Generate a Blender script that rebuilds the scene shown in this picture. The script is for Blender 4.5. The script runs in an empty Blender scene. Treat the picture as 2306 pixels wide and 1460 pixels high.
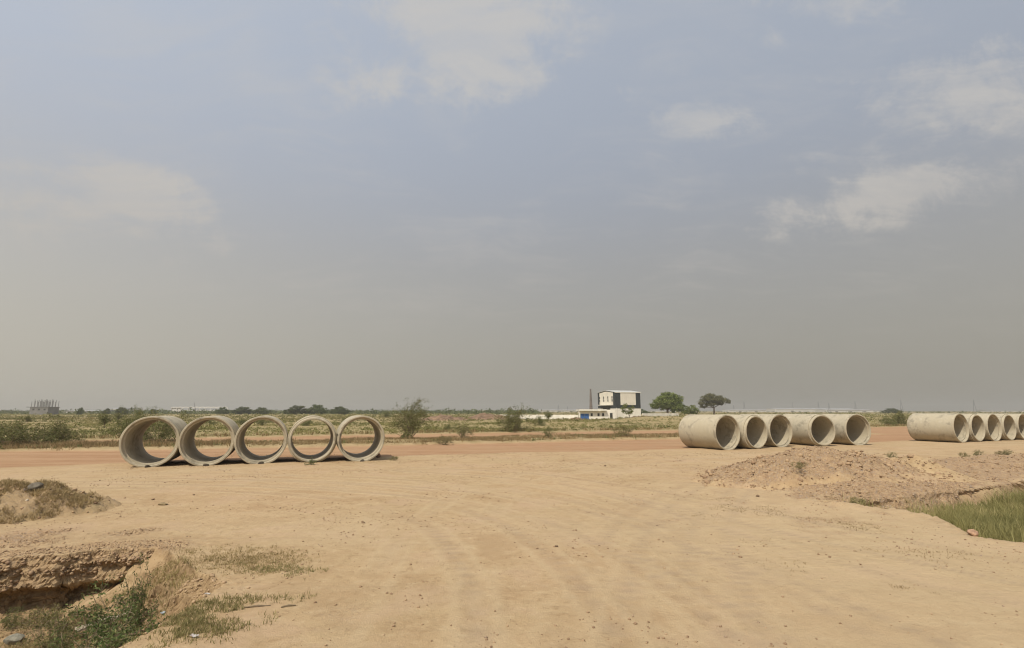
import bpy, math, random
import numpy as np

# ------------------------------------------------------------------ camera, world, sun, exposure
scene = bpy.context.scene
C = bpy.context.collection
R = math.radians
CAM_H = 2.5
FPX = 1153.0                                   # focal length in pixels of the 2306 px wide photograph
PITCH = math.atan(195.0 / FPX)
CP, SP = math.cos(PITCH), math.sin(PITCH)

cam_data = bpy.data.cameras.new('camera')
cam_data.sensor_width = 36.0
cam_data.lens = 36.0 * FPX / 2306.0
cam_data.clip_start = 0.1
cam_data.clip_end = 9000
cam = bpy.data.objects.new('camera', cam_data)
cam.location = (0, 0, CAM_H)
cam.rotation_euler = (R(90) + PITCH, 0, 0)
C.objects.link(cam)
scene.camera = cam

def ray(u, v):
    x = (u - 1153) / FPX; y = (730 - v) / FPX
    return np.array((x, CP - y * SP, SP + y * CP))
def gp(u, v, z=0.0):                            # survey helper: a point of the photograph -> point on the ground
    d = ray(u, v); t = (z - CAM_H) / d[2]
    return (d[0] * t, d[1] * t)
def at(u, v, Y):                                # the same at a known distance
    d = ray(u, v); t = Y / d[1]
    return (d[0] * t, Y, CAM_H + d[2] * t)

SUN = np.array((-0.325, -0.48, 0.815)); SUN /= np.linalg.norm(SUN)     # towards the sun
sun_el = math.asin(SUN[2]); sun_az = math.atan2(SUN[0], SUN[1])

scene.view_settings.view_transform = 'Standard'
scene.view_settings.look = 'None'
scene.view_settings.gamma = 1.0
scene.view_settings.use_curve_mapping = False
scene.view_settings.exposure = 0.0
scene.render.engine = 'CYCLES'
cy = scene.cycles
cy.use_denoising = True; cy.filter_width = 1.1
cy.max_bounces = 6; cy.diffuse_bounces = 3; cy.glossy_bounces = 2; cy.transmission_bounces = 3
cy.volume_bounces = 0; cy.transparent_max_bounces = 6
cy.use_adaptive_sampling = True; cy.adaptive_threshold = 0.015

sd = bpy.data.lights.new('sun', 'SUN')
sd.energy = 3.75; sd.angle = R(0.7); sd.color = (1.0, 0.925, 0.79)
so = bpy.data.objects.new('sun', sd); C.objects.link(so)
from mathutils import Vector, Matrix
so.rotation_euler = Vector(SUN).to_track_quat('Z', 'Y').to_euler()
so.location = (0, 0, 60)

world = bpy.data.worlds.new('World'); scene.world = world
world.use_nodes = True
wt = world.node_tree
for n in list(wt.nodes): wt.nodes.remove(n)

class NT:                                       # small helper for node trees
    def __init__(s, t): s.t = t
    def n(s, typ, ins=None, **kw):
        nd = s.t.nodes.new(typ)
        for k, v in kw.items(): setattr(nd, k, v)
        for k, v in (ins or {}).items():
            if hasattr(v, 'is_output'): s.t.links.new(v, nd.inputs[k])
            else: nd.inputs[k].default_value = v
        return nd
    def m(s, op, a, b=0.0, c=0.0, clamp=False):
        nd = s.n('ShaderNodeMath', {0: a, 1: b, 2: c}, operation=op); nd.use_clamp = clamp
        return nd.outputs[0]
    def dot(s, a, vec): return s.n('ShaderNodeVectorMath', {0: a, 1: vec}, operation='DOT_PRODUCT').outputs['Value']
    def vm(s, op, a, b): return s.n('ShaderNodeVectorMath', {0: a, 1: b}, operation=op).outputs[0]
    def mix(s, f, a, b):
        nd = s.n('ShaderNodeMix', data_type='RGBA')
        for k, v in ((0, f), (6, a), (7, b)):
            if hasattr(v, 'is_output'): s.t.links.new(v, nd.inputs[k])
            else: nd.inputs[k].default_value = (tuple(v) + (1,))[:4] if k else v
        return nd.outputs[2]
    def smooth(s, x, lo, hi, a=0.0, b=1.0):
        nd = s.n('ShaderNodeMapRange', {0: x, 1: lo, 2: hi, 3: a, 4: b}, interpolation_type='SMOOTHSTEP')
        return nd.outputs[0]
    def noise(s, vec, scale, detail=4, rough=0.55, dist=0.0, w=None):
        return s.n('ShaderNodeTexNoise', {'Vector': vec, 'Scale': scale, 'Detail': detail, 'Roughness': rough, 'Distortion': dist}).outputs[0]
    def link(s, a, b): s.t.links.new(a, b)

W = NT(wt)
sky = W.n('ShaderNodeTexSky', sky_type='NISHITA', sun_disc=False, sun_elevation=sun_el, sun_rotation=sun_az)
sky.air_density = 1.0; sky.dust_density = 5.0; sky.ozone_density = 1.0; sky.altitude = 200
dirv = W.n('ShaderNodeTexCoord').outputs['Generated']
sep = W.n('ShaderNodeSeparateXYZ', {0: dirv})
el = W.m('MAXIMUM', sep.outputs['Z'], 0.0)
K = 10.0                                        # the background strength is 0.1
c_ = lambda r, g, b: (r * K, g * K, b * K, 1)
# hazy dry-season sky: the clear sky is veiled by dust, most towards the horizon
veil = W.smooth(el, 0.0, 0.62, 0.95, 0.66)
low = W.smooth(el, 0.05, 0.52)
veilcol = W.mix(low, c_(.425, .399, .342), c_(.376, .386, .412))
veilcol = W.mix(W.smooth(el, .25, .6), veilcol, c_(.425, .458, .510))
# dust scatters most light on the side of the sky that the sun is on
glow = W.m('ADD', 1.215, W.m('MULTIPLY', W.dot(dirv, tuple(SUN)), .78))
veilcol = W.n('ShaderNodeVectorMath', {0: veilcol, 'Scale': glow}, operation='SCALE').outputs[0]
base = W.mix(veil, sky.outputs[0], veilcol)
# cloud layer on a plane overhead, thinning out in the haze
zden = W.m('ADD', el, 0.16)
pl = W.n('ShaderNodeCombineXYZ', {0: W.m('DIVIDE', sep.outputs['X'], zden), 1: W.m('DIVIDE', sep.outputs['Y'], zden), 2: 0.0}).outputs[0]
warp = W.n('ShaderNodeTexNoise', {'Vector': pl, 'Scale': 1.6, 'Detail': 3.0}).outputs['Color']
plw = W.vm('ADD', pl, W.n('ShaderNodeVectorMath', {0: warp, 'Scale': 0.45}, operation='SCALE').outputs[0])
n1 = W.noise(plw, 2.2, 9, 0.60)
n2 = W.noise(dirv, 8.5, 12, 0.70, 0.35)
blobs = None
for (u, v, su, sv, rot, amp) in [
        (1010, 50, 215, 130, 8, 1.1), (880, 165, 110, 48, -18, .85), (735, 165, 55, 24, 10, .42), (1180, 150, 60, 30, 0, .45),
        (300, 425, 130, 56, 18, 1.05), (130, 470, 240, 120, 8, .5), (480, 550, 42, 28, 20, .40), (560, 470, 60, 60, 0, .22),
        (1580, 272, 90, 32, 4, .95), (1640, 280, 70, 18, 8, .5), (1415, 205, 50, 42, 30, .50), (1960, 455, 225, 54, -12, .88),
        (2200, 190, 180, 95, -14, .90), (2040, 330, 240, 44, -10, .42), (1900, 5, 180, 40, 5, .70), (1740, 85, 70, 26, 8, .4),
        (1890, 185, 60, 24, 10, .40), (1150, 330, 210, 34, -24, .30), (540, 268, 70, 11, 0, .32), (1240, 10, 100, 40, 0, .55),
        (1900, 650, 420, 60, -4, .12), (1170, 655, 60, 14, 0, .16), (20, 255, 40, 30, 20, .35)]:
    d0 = ray(u, v); d0 /= np.linalg.norm(d0)
    e1 = ray(u + 10 * math.cos(R(rot)), v + 10 * math.sin(R(rot))); e1 = e1 / np.linalg.norm(e1) - d0; e1 /= np.linalg.norm(e1)
    e2 = np.cross(d0, e1)
    k = FPX * (1 + ((u - 1153) ** 2 + (v - 730) ** 2) / FPX ** 2) ** .5
    a = W.dot(dirv, tuple(e1 * (k / su))); b = W.dot(dirv, tuple(e2 * (k / sv)))
    r2 = W.m('ADD', W.m('MULTIPLY', a, a), W.m('MULTIPLY', b, b))
    front = W.m('GREATER_THAN', W.dot(dirv, tuple(d0)), 0.2)
    g = W.m('MULTIPLY', W.m('POWER', 2.71828, W.m('MULTIPLY', r2, -0.55)), W.m('MULTIPLY', front, amp))
    blobs = g if blobs is None else W.m('MAXIMUM', blobs, g)
wm = W.n('ShaderNodeMapping', {'Vector': plw, 'Rotation': (0, 0, R(25)), 'Scale': (1.2, 4.5, 1)}).outputs[0]
n5 = W.noise(wm, 1.5, 10, .68)
nn = W.m('ADD', W.m('ADD', W.m('MULTIPLY', n1, 0.30), W.m('MULTIPLY', n2, 0.60)), W.m('MULTIPLY', n5, .30))
dens = W.m('MULTIPLY', W.smooth(W.m('ADD', blobs, W.m('MULTIPLY', W.m('SUBTRACT', nn, .60), 4.0)), .24, 1.0), W.smooth(blobs, .02, .5, .10, .95))
thin = W.m('MULTIPLY', W.smooth(W.m('ADD', W.m('MULTIPLY', n1, .55), W.m('MULTIPLY', n5, .45)), 0.46, 0.68), 0.34)
dens = W.m('MAXIMUM', dens, thin)
dens = W.m('MULTIPLY', dens, W.smooth(el, 0.05, 0.30))
cloudcol = W.mix(W.smooth(el, 0.1, 0.55), c_(.525, .485, .435), c_(.560, .545, .525))
fin = W.mix(W.m('MULTIPLY', dens, W.smooth(n5, .30, .70, .48, .90)), base, cloudcol)
bg = W.n('ShaderNodeBackground', {0: fin, 1: 0.1})
wo = W.n('ShaderNodeOutputWorld'); W.link(bg.outputs[0], wo.inputs[0])
world.cycles.sampling_method = 'MANUAL'; world.cycles.sample_map_resolution = 512

# ------------------------------------------------------------------ helpers
rng = np.random.default_rng(7)
PERM = np.random.default_rng(3).permutation(4096).astype(np.int64)
def _h(i, j, s): return PERM[(PERM[(i + s * 131) & 4095] + j) & 4095] / 4095.0
def vnoise(x, y, s=0):
    i = np.floor(x).astype(np.int64); j = np.floor(y).astype(np.int64)
    fx = x - i; fy = y - j
    fx = fx * fx * fx * (fx * (fx * 6 - 15) + 10); fy = fy * fy * fy * (fy * (fy * 6 - 15) + 10)
    a = _h(i, j, s); b = _h(i + 1, j, s); c = _h(i, j + 1, s); d = _h(i + 1, j + 1, s)
    return (a * (1 - fx) + b * fx) * (1 - fy) + (c * (1 - fx) + d * fx) * fy
def fbm(x, y, scale, octs=4, s=0, gain=0.5):
    x = np.asarray(x, float) / scale; y = np.asarray(y, float) / scale
    v = 0; a = 1; t = 0
    for o in range(octs):
        v = v + a * (vnoise(x, y, s + o * 7) - .5); t += a; a *= gain
        x, y = x * 1.9 * .8 + y * 1.9 * .6 + 13.7, -x * 1.9 * .6 + y * 1.9 * .8 + 5.1
    return v / t * 2
def sstep(x, a, b):
    t = np.clip((x - a) / (b - a), 0, 1); return t * t * (3 - 2 * t)

def mesh_np(name, verts, faces, mat=None, parent=None, smooth=False, attrs=None, col=None):
    """verts (N,3); faces (M,k) int array"""
    me = bpy.data.meshes.new(name)
    verts = np.ascontiguousarray(verts, np.float32); faces = np.ascontiguousarray(faces, np.int32)
    M, k = faces.shape
    me.vertices.add(len(verts)); me.vertices.foreach_set('co', verts.ravel())
    me.loops.add(M * k); me.loops.foreach_set('vertex_index', faces.ravel())
    me.polygons.add(M); me.polygons.foreach_set('loop_start', np.arange(0, M * k, k, dtype=np.int32))
    if smooth: me.polygons.foreach_set('use_smooth', np.ones(M, bool))
    for an, av in (attrs or {}).items():
        av = np.ascontiguousarray(av, np.float32)
        if av.ndim == 1:
            a = me.attributes.new(an, 'FLOAT', 'POINT'); a.data.foreach_set('value', av)
        else:
            a = me.attributes.new(an, 'FLOAT_COLOR', 'POINT'); a.data.foreach_set('color', av.ravel())
    me.update(calc_edges=True)
    if mat: me.materials.append(mat)
    o = bpy.data.objects.new(name, me); C.objects.link(o)
    if parent: o.parent = parent
    return o

class MB:
    """collects boxes, tubes and lathes; build() links them as ONE mesh object"""
    def __init__(s): s.v = []; s.f = []
    def add(s, vs, fs):
        b = len(s.v); s.v += [tuple(p) for p in vs]; s.f += [tuple(i + b for i in f) for f in fs]; return s
    def box(s, x0, x1, y0, y1, z0, z1, M=None):
        vs = [(x, y, z) for z in (z0, z1) for y in (y0, y1) for x in (x0, x1)]
        if M is not None: vs = [tuple(M @ Vector(p)) for p in vs]
        return s.add(vs, [(0, 2, 3, 1), (4, 5, 7, 6), (0, 1, 5, 4), (2, 6, 7, 3), (0, 4, 6, 2), (1, 3, 7, 5)])
    def tube(s, pts, rad, n=6, caps=True):
        pts = [Vector(p) for p in pts]; vs = []; fs = []
        for i, p in enumerate(pts):
            t = (pts[min(i + 1, len(pts) - 1)] - pts[max(i - 1, 0)])
            t = t.normalized() if t.length > 1e-9 else Vector((0, 0, 1))
            a = t.cross(Vector((.31, .87, .38))); a.normalize(); b = t.cross(a)
            r = rad[i] if hasattr(rad, '__len__') else rad
            for k in range(n):
                w = 2 * math.pi * k / n; vs.append(p + a * (r * math.cos(w)) + b * (r * math.sin(w)))
        for i in range(len(pts) - 1):
            for k in range(n):
                fs.append((i * n + k, i * n + (k + 1) % n, (i + 1) * n + (k + 1) % n, (i + 1) * n + k))
        if caps: fs += [tuple(range(n - 1, -1, -1)), tuple((len(pts) - 1) * n + k for k in range(n))]
        return s.add(vs, fs)
    def lathe(s, prof, n=72, axis='Y', wob=None):
        """prof: closed list of (radius, y)"""
        m = len(prof); vs = []; fs = []
        for k in range(n):
            w = 2 * math.pi * k / n
            for j, (r, y) in enumerate(prof):
                rr = r + (wob(w, j) if wob else 0)
                vs.append((rr * math.cos(w), y, rr * math.sin(w)))
        for k in range(n):
            k2 = (k + 1) % n
            for j in range(m):
                j2 = (j + 1) % m
                fs.append((k * m + j, k2 * m + j, k2 * m + j2, k * m + j2))
        return s.add(vs, fs)
    def build(s, name, mat, parent=None, smooth=False):
        me = bpy.data.meshes.new(name); me.from_pydata(s.v, [], s.f)
        if smooth: me.polygons.foreach_set('use_smooth', np.ones(len(me.polygons), bool))
        me.update()
        if mat: me.materials.append(mat)
        o = bpy.data.objects.new(name, me); C.objects.link(o)
        if parent: o.parent = parent
        return o

def tag(o, label=None, cat=None, group=None, kind=None):
    if label: o['label'] = label
    if cat: o['category'] = cat
    if group: o['group'] = group
    if kind: o['kind'] = kind
    return o
def empty(name, loc=(0, 0, 0), rz=0.0):
    o = bpy.data.objects.new(name, None); C.objects.link(o)
    o.location = loc; o.rotation_euler = (0, 0, rz); o.empty_display_size = .3
    return o
def copy_tree(o, parent=None):
    c = o.copy(); C.objects.link(c)
    if parent: c.parent = parent
    for ch in list(o.children): copy_tree(ch, c)
    return c

# ------------------------------------------------------------------ materials
def new_mat(name):
    m = bpy.data.materials.new(name); m.use_nodes = True
    t = m.node_tree
    for n in list(t.nodes): t.nodes.remove(n)
    T = NT(t); out = T.n('ShaderNodeOutputMaterial')
    bs = T.n('ShaderNodeBsdfPrincipled'); T.link(bs.outputs[0], out.inputs[0])
    bs.inputs['Roughness'].default_value = .9
    bs.inputs['Specular IOR Level'].default_value = .25
    return m, T, bs, out
def setc(T, bs, col):
    if hasattr(col, 'is_output'): T.link(col, bs.inputs['Base Color'])
    else: bs.inputs['Base Color'].default_value = tuple(col) + (1,)
def bump(T, bs, h, strength, dist):
    b = T.n('ShaderNodeBump', {'Height': h, 'Strength': strength, 'Distance': dist}); T.link(b.outputs[0], bs.inputs['Normal'])

def mat_plain(name, col, rough=.85, var=.25, scale=3.0, metal=0.0):
    m, T, bs, out = new_mat(name)
    p = T.n('ShaderNodeTexCoord').outputs['Object']
    n = T.noise(p, scale, 6, .6)
    a = tuple(c * (1 - var) for c in col); b = tuple(min(1, c * (1 + var)) for c in col)
    setc(T, bs, T.mix(T.smooth(n, .3, .7), a, b)); bs.inputs['Roughness'].default_value = rough
    bs.inputs['Metallic'].default_value = metal
    return m

def mat_ground():
    m, T, bs, out = new_mat('soil')
    p = T.n('ShaderNodeTexCoord').outputs['Object']
    za = T.n('ShaderNodeAttribute', attribute_name='za'); zb = T.n('ShaderNodeAttribute', attribute_name='zb')
    A = T.n('ShaderNodeSeparateColor', {0: za.outputs['Color']}); B = T.n('ShaderNodeSeparateColor', {0: zb.outputs['Color']})
    road, grav, field = A.outputs[0], A.outputs[1], A.outputs[2]
    track, clay, pale = B.outputs[0], B.outputs[1], B.outputs[2]
    nbig = T.noise(p, .16, 5, .6); nmid = T.noise(p, 1.1, 6, .62); nfine = T.noise(p, 9.0, 6, .7); nvf = T.noise(p, 55.0, 4, .7)
    # streaks that run along the road
    mp = T.n('ShaderNodeMapping', {'Vector': p, 'Rotation': (0, 0, R(-19.5)), 'Scale': (.05, 1.35, 1)}).outputs[0]
    nst = T.noise(mp, 1.0, 6, .62, .6)
    sand = T.mix(T.smooth(nbig, .36, .64), (.398, .290, .163), (.418, .292, .166))
    sand = T.mix(T.smooth(nmid, .40, .72, 0, .45), sand, (.455, .338, .202))
    sand = T.mix(T.smooth(nmid, .60, .30, 0, .30), sand, (.345, .230, .128))
    sand = T.mix(T.m('MULTIPLY', T.smooth(nst, .50, .68), .38), sand, (.430, .315, .185))
    sand = T.mix(T.m('MULTIPLY', T.smooth(nst, .46, .32), .35), sand, (.325, .225, .130))
    mp2 = T.n('ShaderNodeMapping', {'Vector': p, 'Rotation': (0, 0, R(47)), 'Scale': (.16, 3.2, 1)}).outputs[0]
    nst2 = T.noise(mp2, 1.0, 7, .68, .8)
    xyz = T.n('ShaderNodeSeparateXYZ', {0: p})
    reg = T.m('MULTIPLY', T.smooth(xyz.outputs[0], .5, 4.5), T.smooth(xyz.outputs[1], 17, 11))
    sand = T.mix(T.m('MULTIPLY', reg, T.smooth(nst2, .50, .66, 0, .38)), sand, (.450, .345, .205))
    sand = T.mix(T.m('MULTIPLY', reg, T.smooth(nst2, .46, .34, 0, .30)), sand, (.300, .215, .115))
    n3 = T.noise(p, 4.5, 9, .78, .2); n4 = T.noise(p, .55, 7, .66, .5)
    sand = T.mix(T.smooth(n3, .50, .66, 0, .75), sand, (.290, .196, .105))
    sand = T.mix(T.smooth(n3, .48, .34, 0, .65), sand, (.480, .365, .225))
    sand = T.mix(T.smooth(n4, .50, .64, 0, .60), sand, (.425, .300, .190))
    sand = T.mix(T.smooth(n4, .46, .34, 0, .55), sand, (.340, .228, .125))
    pale_c = T.mix(nfine, (.445, .340, .205), (.490, .375, .235))
    col = T.mix(T.m('MULTIPLY', pale, .75), sand, pale_c)
    red = T.mix(T.smooth(nst, .35, .66), (.300, .172, .092), (.368, .226, .128))
    red = T.mix(T.smooth(nmid, .45, .7, 0, .35), red, (.405, .260, .160))
    col = T.mix(road, col, red)
    fl = T.mix(T.smooth(nmid, .35, .65), (.235, .195, .090), (.330, .250, .135))
    col = T.mix(field, col, fl)
    vor = T.n('ShaderNodeTexVoronoi', {'Vector': p, 'Scale': 27.0, 'Randomness': 1.0})
    vs = T.n('ShaderNodeSeparateColor', {0: vor.outputs['Color']})
    gcol = T.mix(vs.outputs[0], (.275, .180, .104), (.405, .290, .170))
    gcol = T.mix(T.smooth(vs.outputs[1], .72, .95), gcol, (.285, .225, .175))
    gcol = T.mix(T.smooth(nfine, .4, .66, 0, .45), gcol, (.40, .270, .160))
    gcol = T.mix(T.smooth(n3, .50, .64, 0, .65), gcol, (.225, .145, .092))
    gcol = T.mix(T.smooth(n3, .46, .36, 0, .45), gcol, (.430, .310, .205))
    col = T.mix(T.m('MULTIPLY', grav, T.smooth(nfine, .22, .52, .45, 1.0)), col, gcol)
    cc = T.mix(T.smooth(nfine, .35, .7), (.240, .158, .084), (.375, .265, .148))
    col = T.mix(clay, col, cc)
    tr = T.mix(T.smooth(nvf, .35, .65), (.290, .212, .138), (.345, .258, .172))
    col = T.mix(T.m('MULTIPLY', track, T.smooth(nmid, .3, .6, .20, .60)), col, tr)
    # specks of grit and small dark crumbs
    vc = T.n('ShaderNodeTexVoronoi', {'Vector': T.vm('ADD', p, T.n('ShaderNodeVectorMath', {0: T.n('ShaderNodeTexNoise', {'Vector': p, 'Scale': 30.0}).outputs['Color'], 'Scale': .05}, operation='SCALE').outputs[0]), 'Scale': 13.0})
    crumb = T.m('MULTIPLY', T.smooth(vc.outputs['Distance'], .24, .12), T.smooth(T.n('ShaderNodeSeparateColor', {0: vc.outputs['Color']}).outputs[2], .80, .86))
    spk = T.m('MAXIMUM', T.smooth(nvf, .61, .70), crumb)
    col = T.mix(T.m('MULTIPLY', spk, T.m('ADD', T.m('MULTIPLY', grav, .35), T.smooth(nmid, .38, .66, .16, .65))), col, (.215, .150, .095))
    setc(T, bs, col)
    bs.inputs['Roughness'].default_value = .95; bs.inputs['Specular IOR Level'].default_value = .1
    h = T.m('ADD', T.m('MULTIPLY', nfine, .6), T.m('MULTIPLY', nvf, .30))
    h = T.m('ADD', h, T.m('MULTIPLY', T.m('MULTIPLY', vor.outputs['Distance'], grav), -.45))
    h = T.m('ADD', h, T.m('MULTIPLY', nst, .10))
    bump(T, bs, h, .9, .05)
    return m
M_SOIL = mat_ground()

def mat_concrete():
    m, T, bs, out = new_mat('pipe_concrete')
    p0 = T.n('ShaderNodeTexCoord').outputs['Object']
    rnd = T.n('ShaderNodeObjectInfo').outputs['Random']
    off = T.n('ShaderNodeCombineXYZ', {0: T.m('MULTIPLY', rnd, 31.0), 1: T.m('MULTIPLY', rnd, 17.0), 2: T.m('MULTIPLY', rnd, 53.0)}).outputs[0]
    p = T.vm('ADD', p0, off)
    nb = T.noise(p, .9, 6, .62, .5); nm = T.noise(p, 3.5, 7, .66, .3); nf = T.noise(p, 26.0, 5, .7)
    mp = T.n('ShaderNodeMapping', {'Vector': p, 'Scale': (.7, 9.0, .7)}).outputs[0]
    ring = T.noise(mp, 1.0, 4, .6)                              # spun-casting bands round the barrel
    c = T.mix(T.smooth(nb, .3, .7), (.395, .343, .245), (.440, .388, .290))
    c = T.mix(T.smooth(ring, .35, .7, 0, .5), c, (.360, .318, .238))
    c = T.mix(T.smooth(nm, .52, .74, 0, .7), c, (.505, .455, .355))
    st = T.m('MULTIPLY', T.smooth(nb, .46, .60), T.smooth(nm, .40, .58))
    c = T.mix(T.m('MULTIPLY', st, .72), c, (.215, .190, .140))
    c = T.mix(T.smooth(nf, .62, .75, 0, .45), c, (.23, .19, .13))
    setc(T, bs, c); bs.inputs['Roughness'].default_value = .92; bs.inputs['Specular IOR Level'].default_value = .15
    bump(T, bs, T.m('ADD', T.m('MULTIPLY', nf, .5), nm), .45, .012)
    return m
M_CONC = mat_concrete()

def mat_leaf(name, dark, light, dry, trans=.25):
    m, T, bs, out = new_mat(name)
    r = T.n('ShaderNodeAttribute', attribute_name='tint').outputs['Fac']
    rnd = T.n('ShaderNodeObjectInfo').outputs['Random']
    c = T.mix(T.smooth(r, 0.0, .75), dark, light)
    c = T.mix(T.smooth(r, .80, 1.0), c, dry)
    hs = T.n('ShaderNodeHueSaturation', {'Hue': T.m('ADD', .485, T.m('MULTIPLY', rnd, .03)), 'Value': T.m('ADD', .88, T.m('MULTIPLY', rnd, .24)), 'Color': c})
    setc(T, bs, hs.outputs[0]); bs.inputs['Roughness'].default_value = .75; bs.inputs['Specular IOR Level'].default_value = .2
    tr = T.n('ShaderNodeBsdfTranslucent', {0: hs.outputs[0]})
    mx = T.n('ShaderNodeMixShader', {0: trans, 1: bs.outputs[0], 2: tr.outputs[0]})
    T.link(mx.outputs[0], out.inputs[0])
    return m
M_THORN = mat_leaf('thorn_leaf', (.082, .095, .030), (.190, .195, .068), (.280, .225, .110))
M_TREE = mat_leaf('tree_leaf', (.095, .122, .030), (.220, .248, .066), (.290, .265, .095))
M_ACACIA = mat_leaf('acacia_leaf', (.100, .108, .045), (.205, .205, .092), (.260, .230, .125))
M_SCRUB = mat_leaf('scrub_leaf', (.120, .122, .040), (.250, .222, .088), (.350, .265, .135))
M_FARVEG = mat_leaf('far_leaf', (.062, .080, .030), (.125, .142, .055), (.180, .165, .080))
M_DRY = mat_leaf('dry_grass_blade', (.225, .165, .078), (.355, .265, .130), (.430, .330, .185), .3)
M_GREEN = mat_leaf('green_grass_blade', (.200, .185, .070), (.310, .275, .115), (.410, .330, .165), .35)
M_DITCH = mat_leaf('ditch_grass_blade', (.190, .168, .068), (.300, .256, .112), (.400, .320, .165), .35)
M_WEED = mat_leaf('weed_leaf', (.070, .105, .034), (.165, .205, .070), (.240, .220, .095), .3)
M_BARK = mat_plain('bark', (.150, .110, .070), .95, .35, 6)
M_TWIG = mat_plain('twig', (.215, .165, .105), .95, .3, 8)
M_STONE = None
def mat_stones():
    m, T, bs, out = new_mat('gravel_stone')
    r = T.n('ShaderNodeAttribute', attribute_name='tint').outputs['Fac']
    p = T.n('ShaderNodeTexCoord').outputs['Object']
    c = T.mix(T.smooth(r, 0, .6), (.225, .145, .090), (.400, .280, .170))
    c = T.mix(T.smooth(r, .66, .84), c, (.265, .205, .160))
    c = T.mix(T.smooth(r, .965, .995), c, (.50, .43, .33))
    c = T.mix(T.smooth(T.noise(p, 40, 4, .6), .4, .7, 0, .4), c, (.38, .27, .16))
    setc(T, bs, c); bs.inputs['Roughness'].default_value = .95; bs.inputs['Specular IOR Level'].default_value = .1
    return m
M_STONE = mat_stones()

# ------------------------------------------------------------------ terrain
PIT_FAR = [(-15.0, 7.3), (-11.5, 8.6), (-8.95, 9.36), (-8.35, 9.62), (-7.95, 9.66), (-7.62, 9.95), (-7.1, 10.02), (-6.62, 10.06)]
PIT_RIGHT = [(-6.62, 10.06), (-6.2, 9.80), (-5.6, 9.25), (-4.95, 8.60), (-4.55, 8.42), (-4.25, 8.05), (-4.2, 7.45), (-4.12, 6.7), (-4.2, 6.0), (-4.4, 4.9), (-4.6, 4.2)]
PIT_POLY = PIT_FAR + PIT_RIGHT[1:] + [(-15.0, 3.6)]
DITCH_FAR = [(8.25, 14.62), (9.40, 14.66), (10.97, 15.0), (12.4, 15.75), (14.08, 16.55), (17.72, 18.45), (24, 21.0), (34, 25)]
DITCH_NEAR = [(8.25, 14.62), (8.8, 14.2), (9.66, 13.55), (10.05, 12.7), (9.62, 11.7), (9.35, 10.9), (9.75, 10.25), (11.5, 9.3), (14, 9.6), (24, 14), (34, 18)]
DITCH_POLY = DITCH_FAR + DITCH_NEAR[::-1]
ROAD_N = [(-400, -108), (-100, -4), (-23.8, 24.2), (-18, 25.6), (-6.9, 28.9), (1.2, 31.9), (10.1, 35.0), (32, 44.0), (49.5, 50.4), (120, 76), (900, 350)]
ROAD_F = [(-400, -94), (-100, 8), (-31.4, 32.3), (-24.3, 33.9), (-9.3, 37.7), (-3.1, 40.0), (3.9, 42.8), (11.8, 46.0), (40.5, 56.6), (62, 63.6), (120, 85), (900, 360)]
ROAD2_N = [(-400, -80), (-100, 16), (-27.7, 38.6), (-20, 40.6), (-11.7, 44.0), (-6.2, 46.9), (4.6, 50.9), (16, 53.5), (26, 55.2), (41, 57.0), (120, 85), (900, 360)]
ROAD2_F = [(-400, -72), (-100, 24), (-33.3, 46.0), (-25, 49.4), (-14.7, 54.0), (-7.5, 57.0), (5.5, 61.2), (19.5, 66.0), (60, 81), (120, 104), (900, 385)]
def lin(poly, x):
    p = np.array(poly, float); return np.interp(x, p[:, 0], p[:, 1])
def pdist(x, y, poly):
    best = np.full(x.shape, 1e9); gx = np.zeros_like(best); gy = np.zeros_like(best)
    for (ax, ay), (bx, by) in zip(poly[:-1], poly[1:]):
        dx, dy = bx - ax, by - ay
        t = np.clip(((x - ax) * dx + (y - ay) * dy) / (dx * dx + dy * dy), 0, 1)
        ex = x - ax - t * dx; ey = y - ay - t * dy; d = np.hypot(ex, ey)
        k = d < best; best = np.where(k, d, best); gx = np.where(k, ex, gx); gy = np.where(k, ey, gy)
    s = np.maximum(best, 1e-6)
    return best, gx / s, gy / s
def inside(x, y, poly):
    c = np.zeros(x.shape, bool); n = len(poly)
    for i in range(n):
        x1, y1 = poly[i]; x2, y2 = poly[(i + 1) % n]
        if y1 == y2: continue
        k = ((y1 > y) != (y2 > y)) & (x < (x2 - x1) * (y - y1) / (y2 - y1) + x1); c ^= k
    return c

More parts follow.
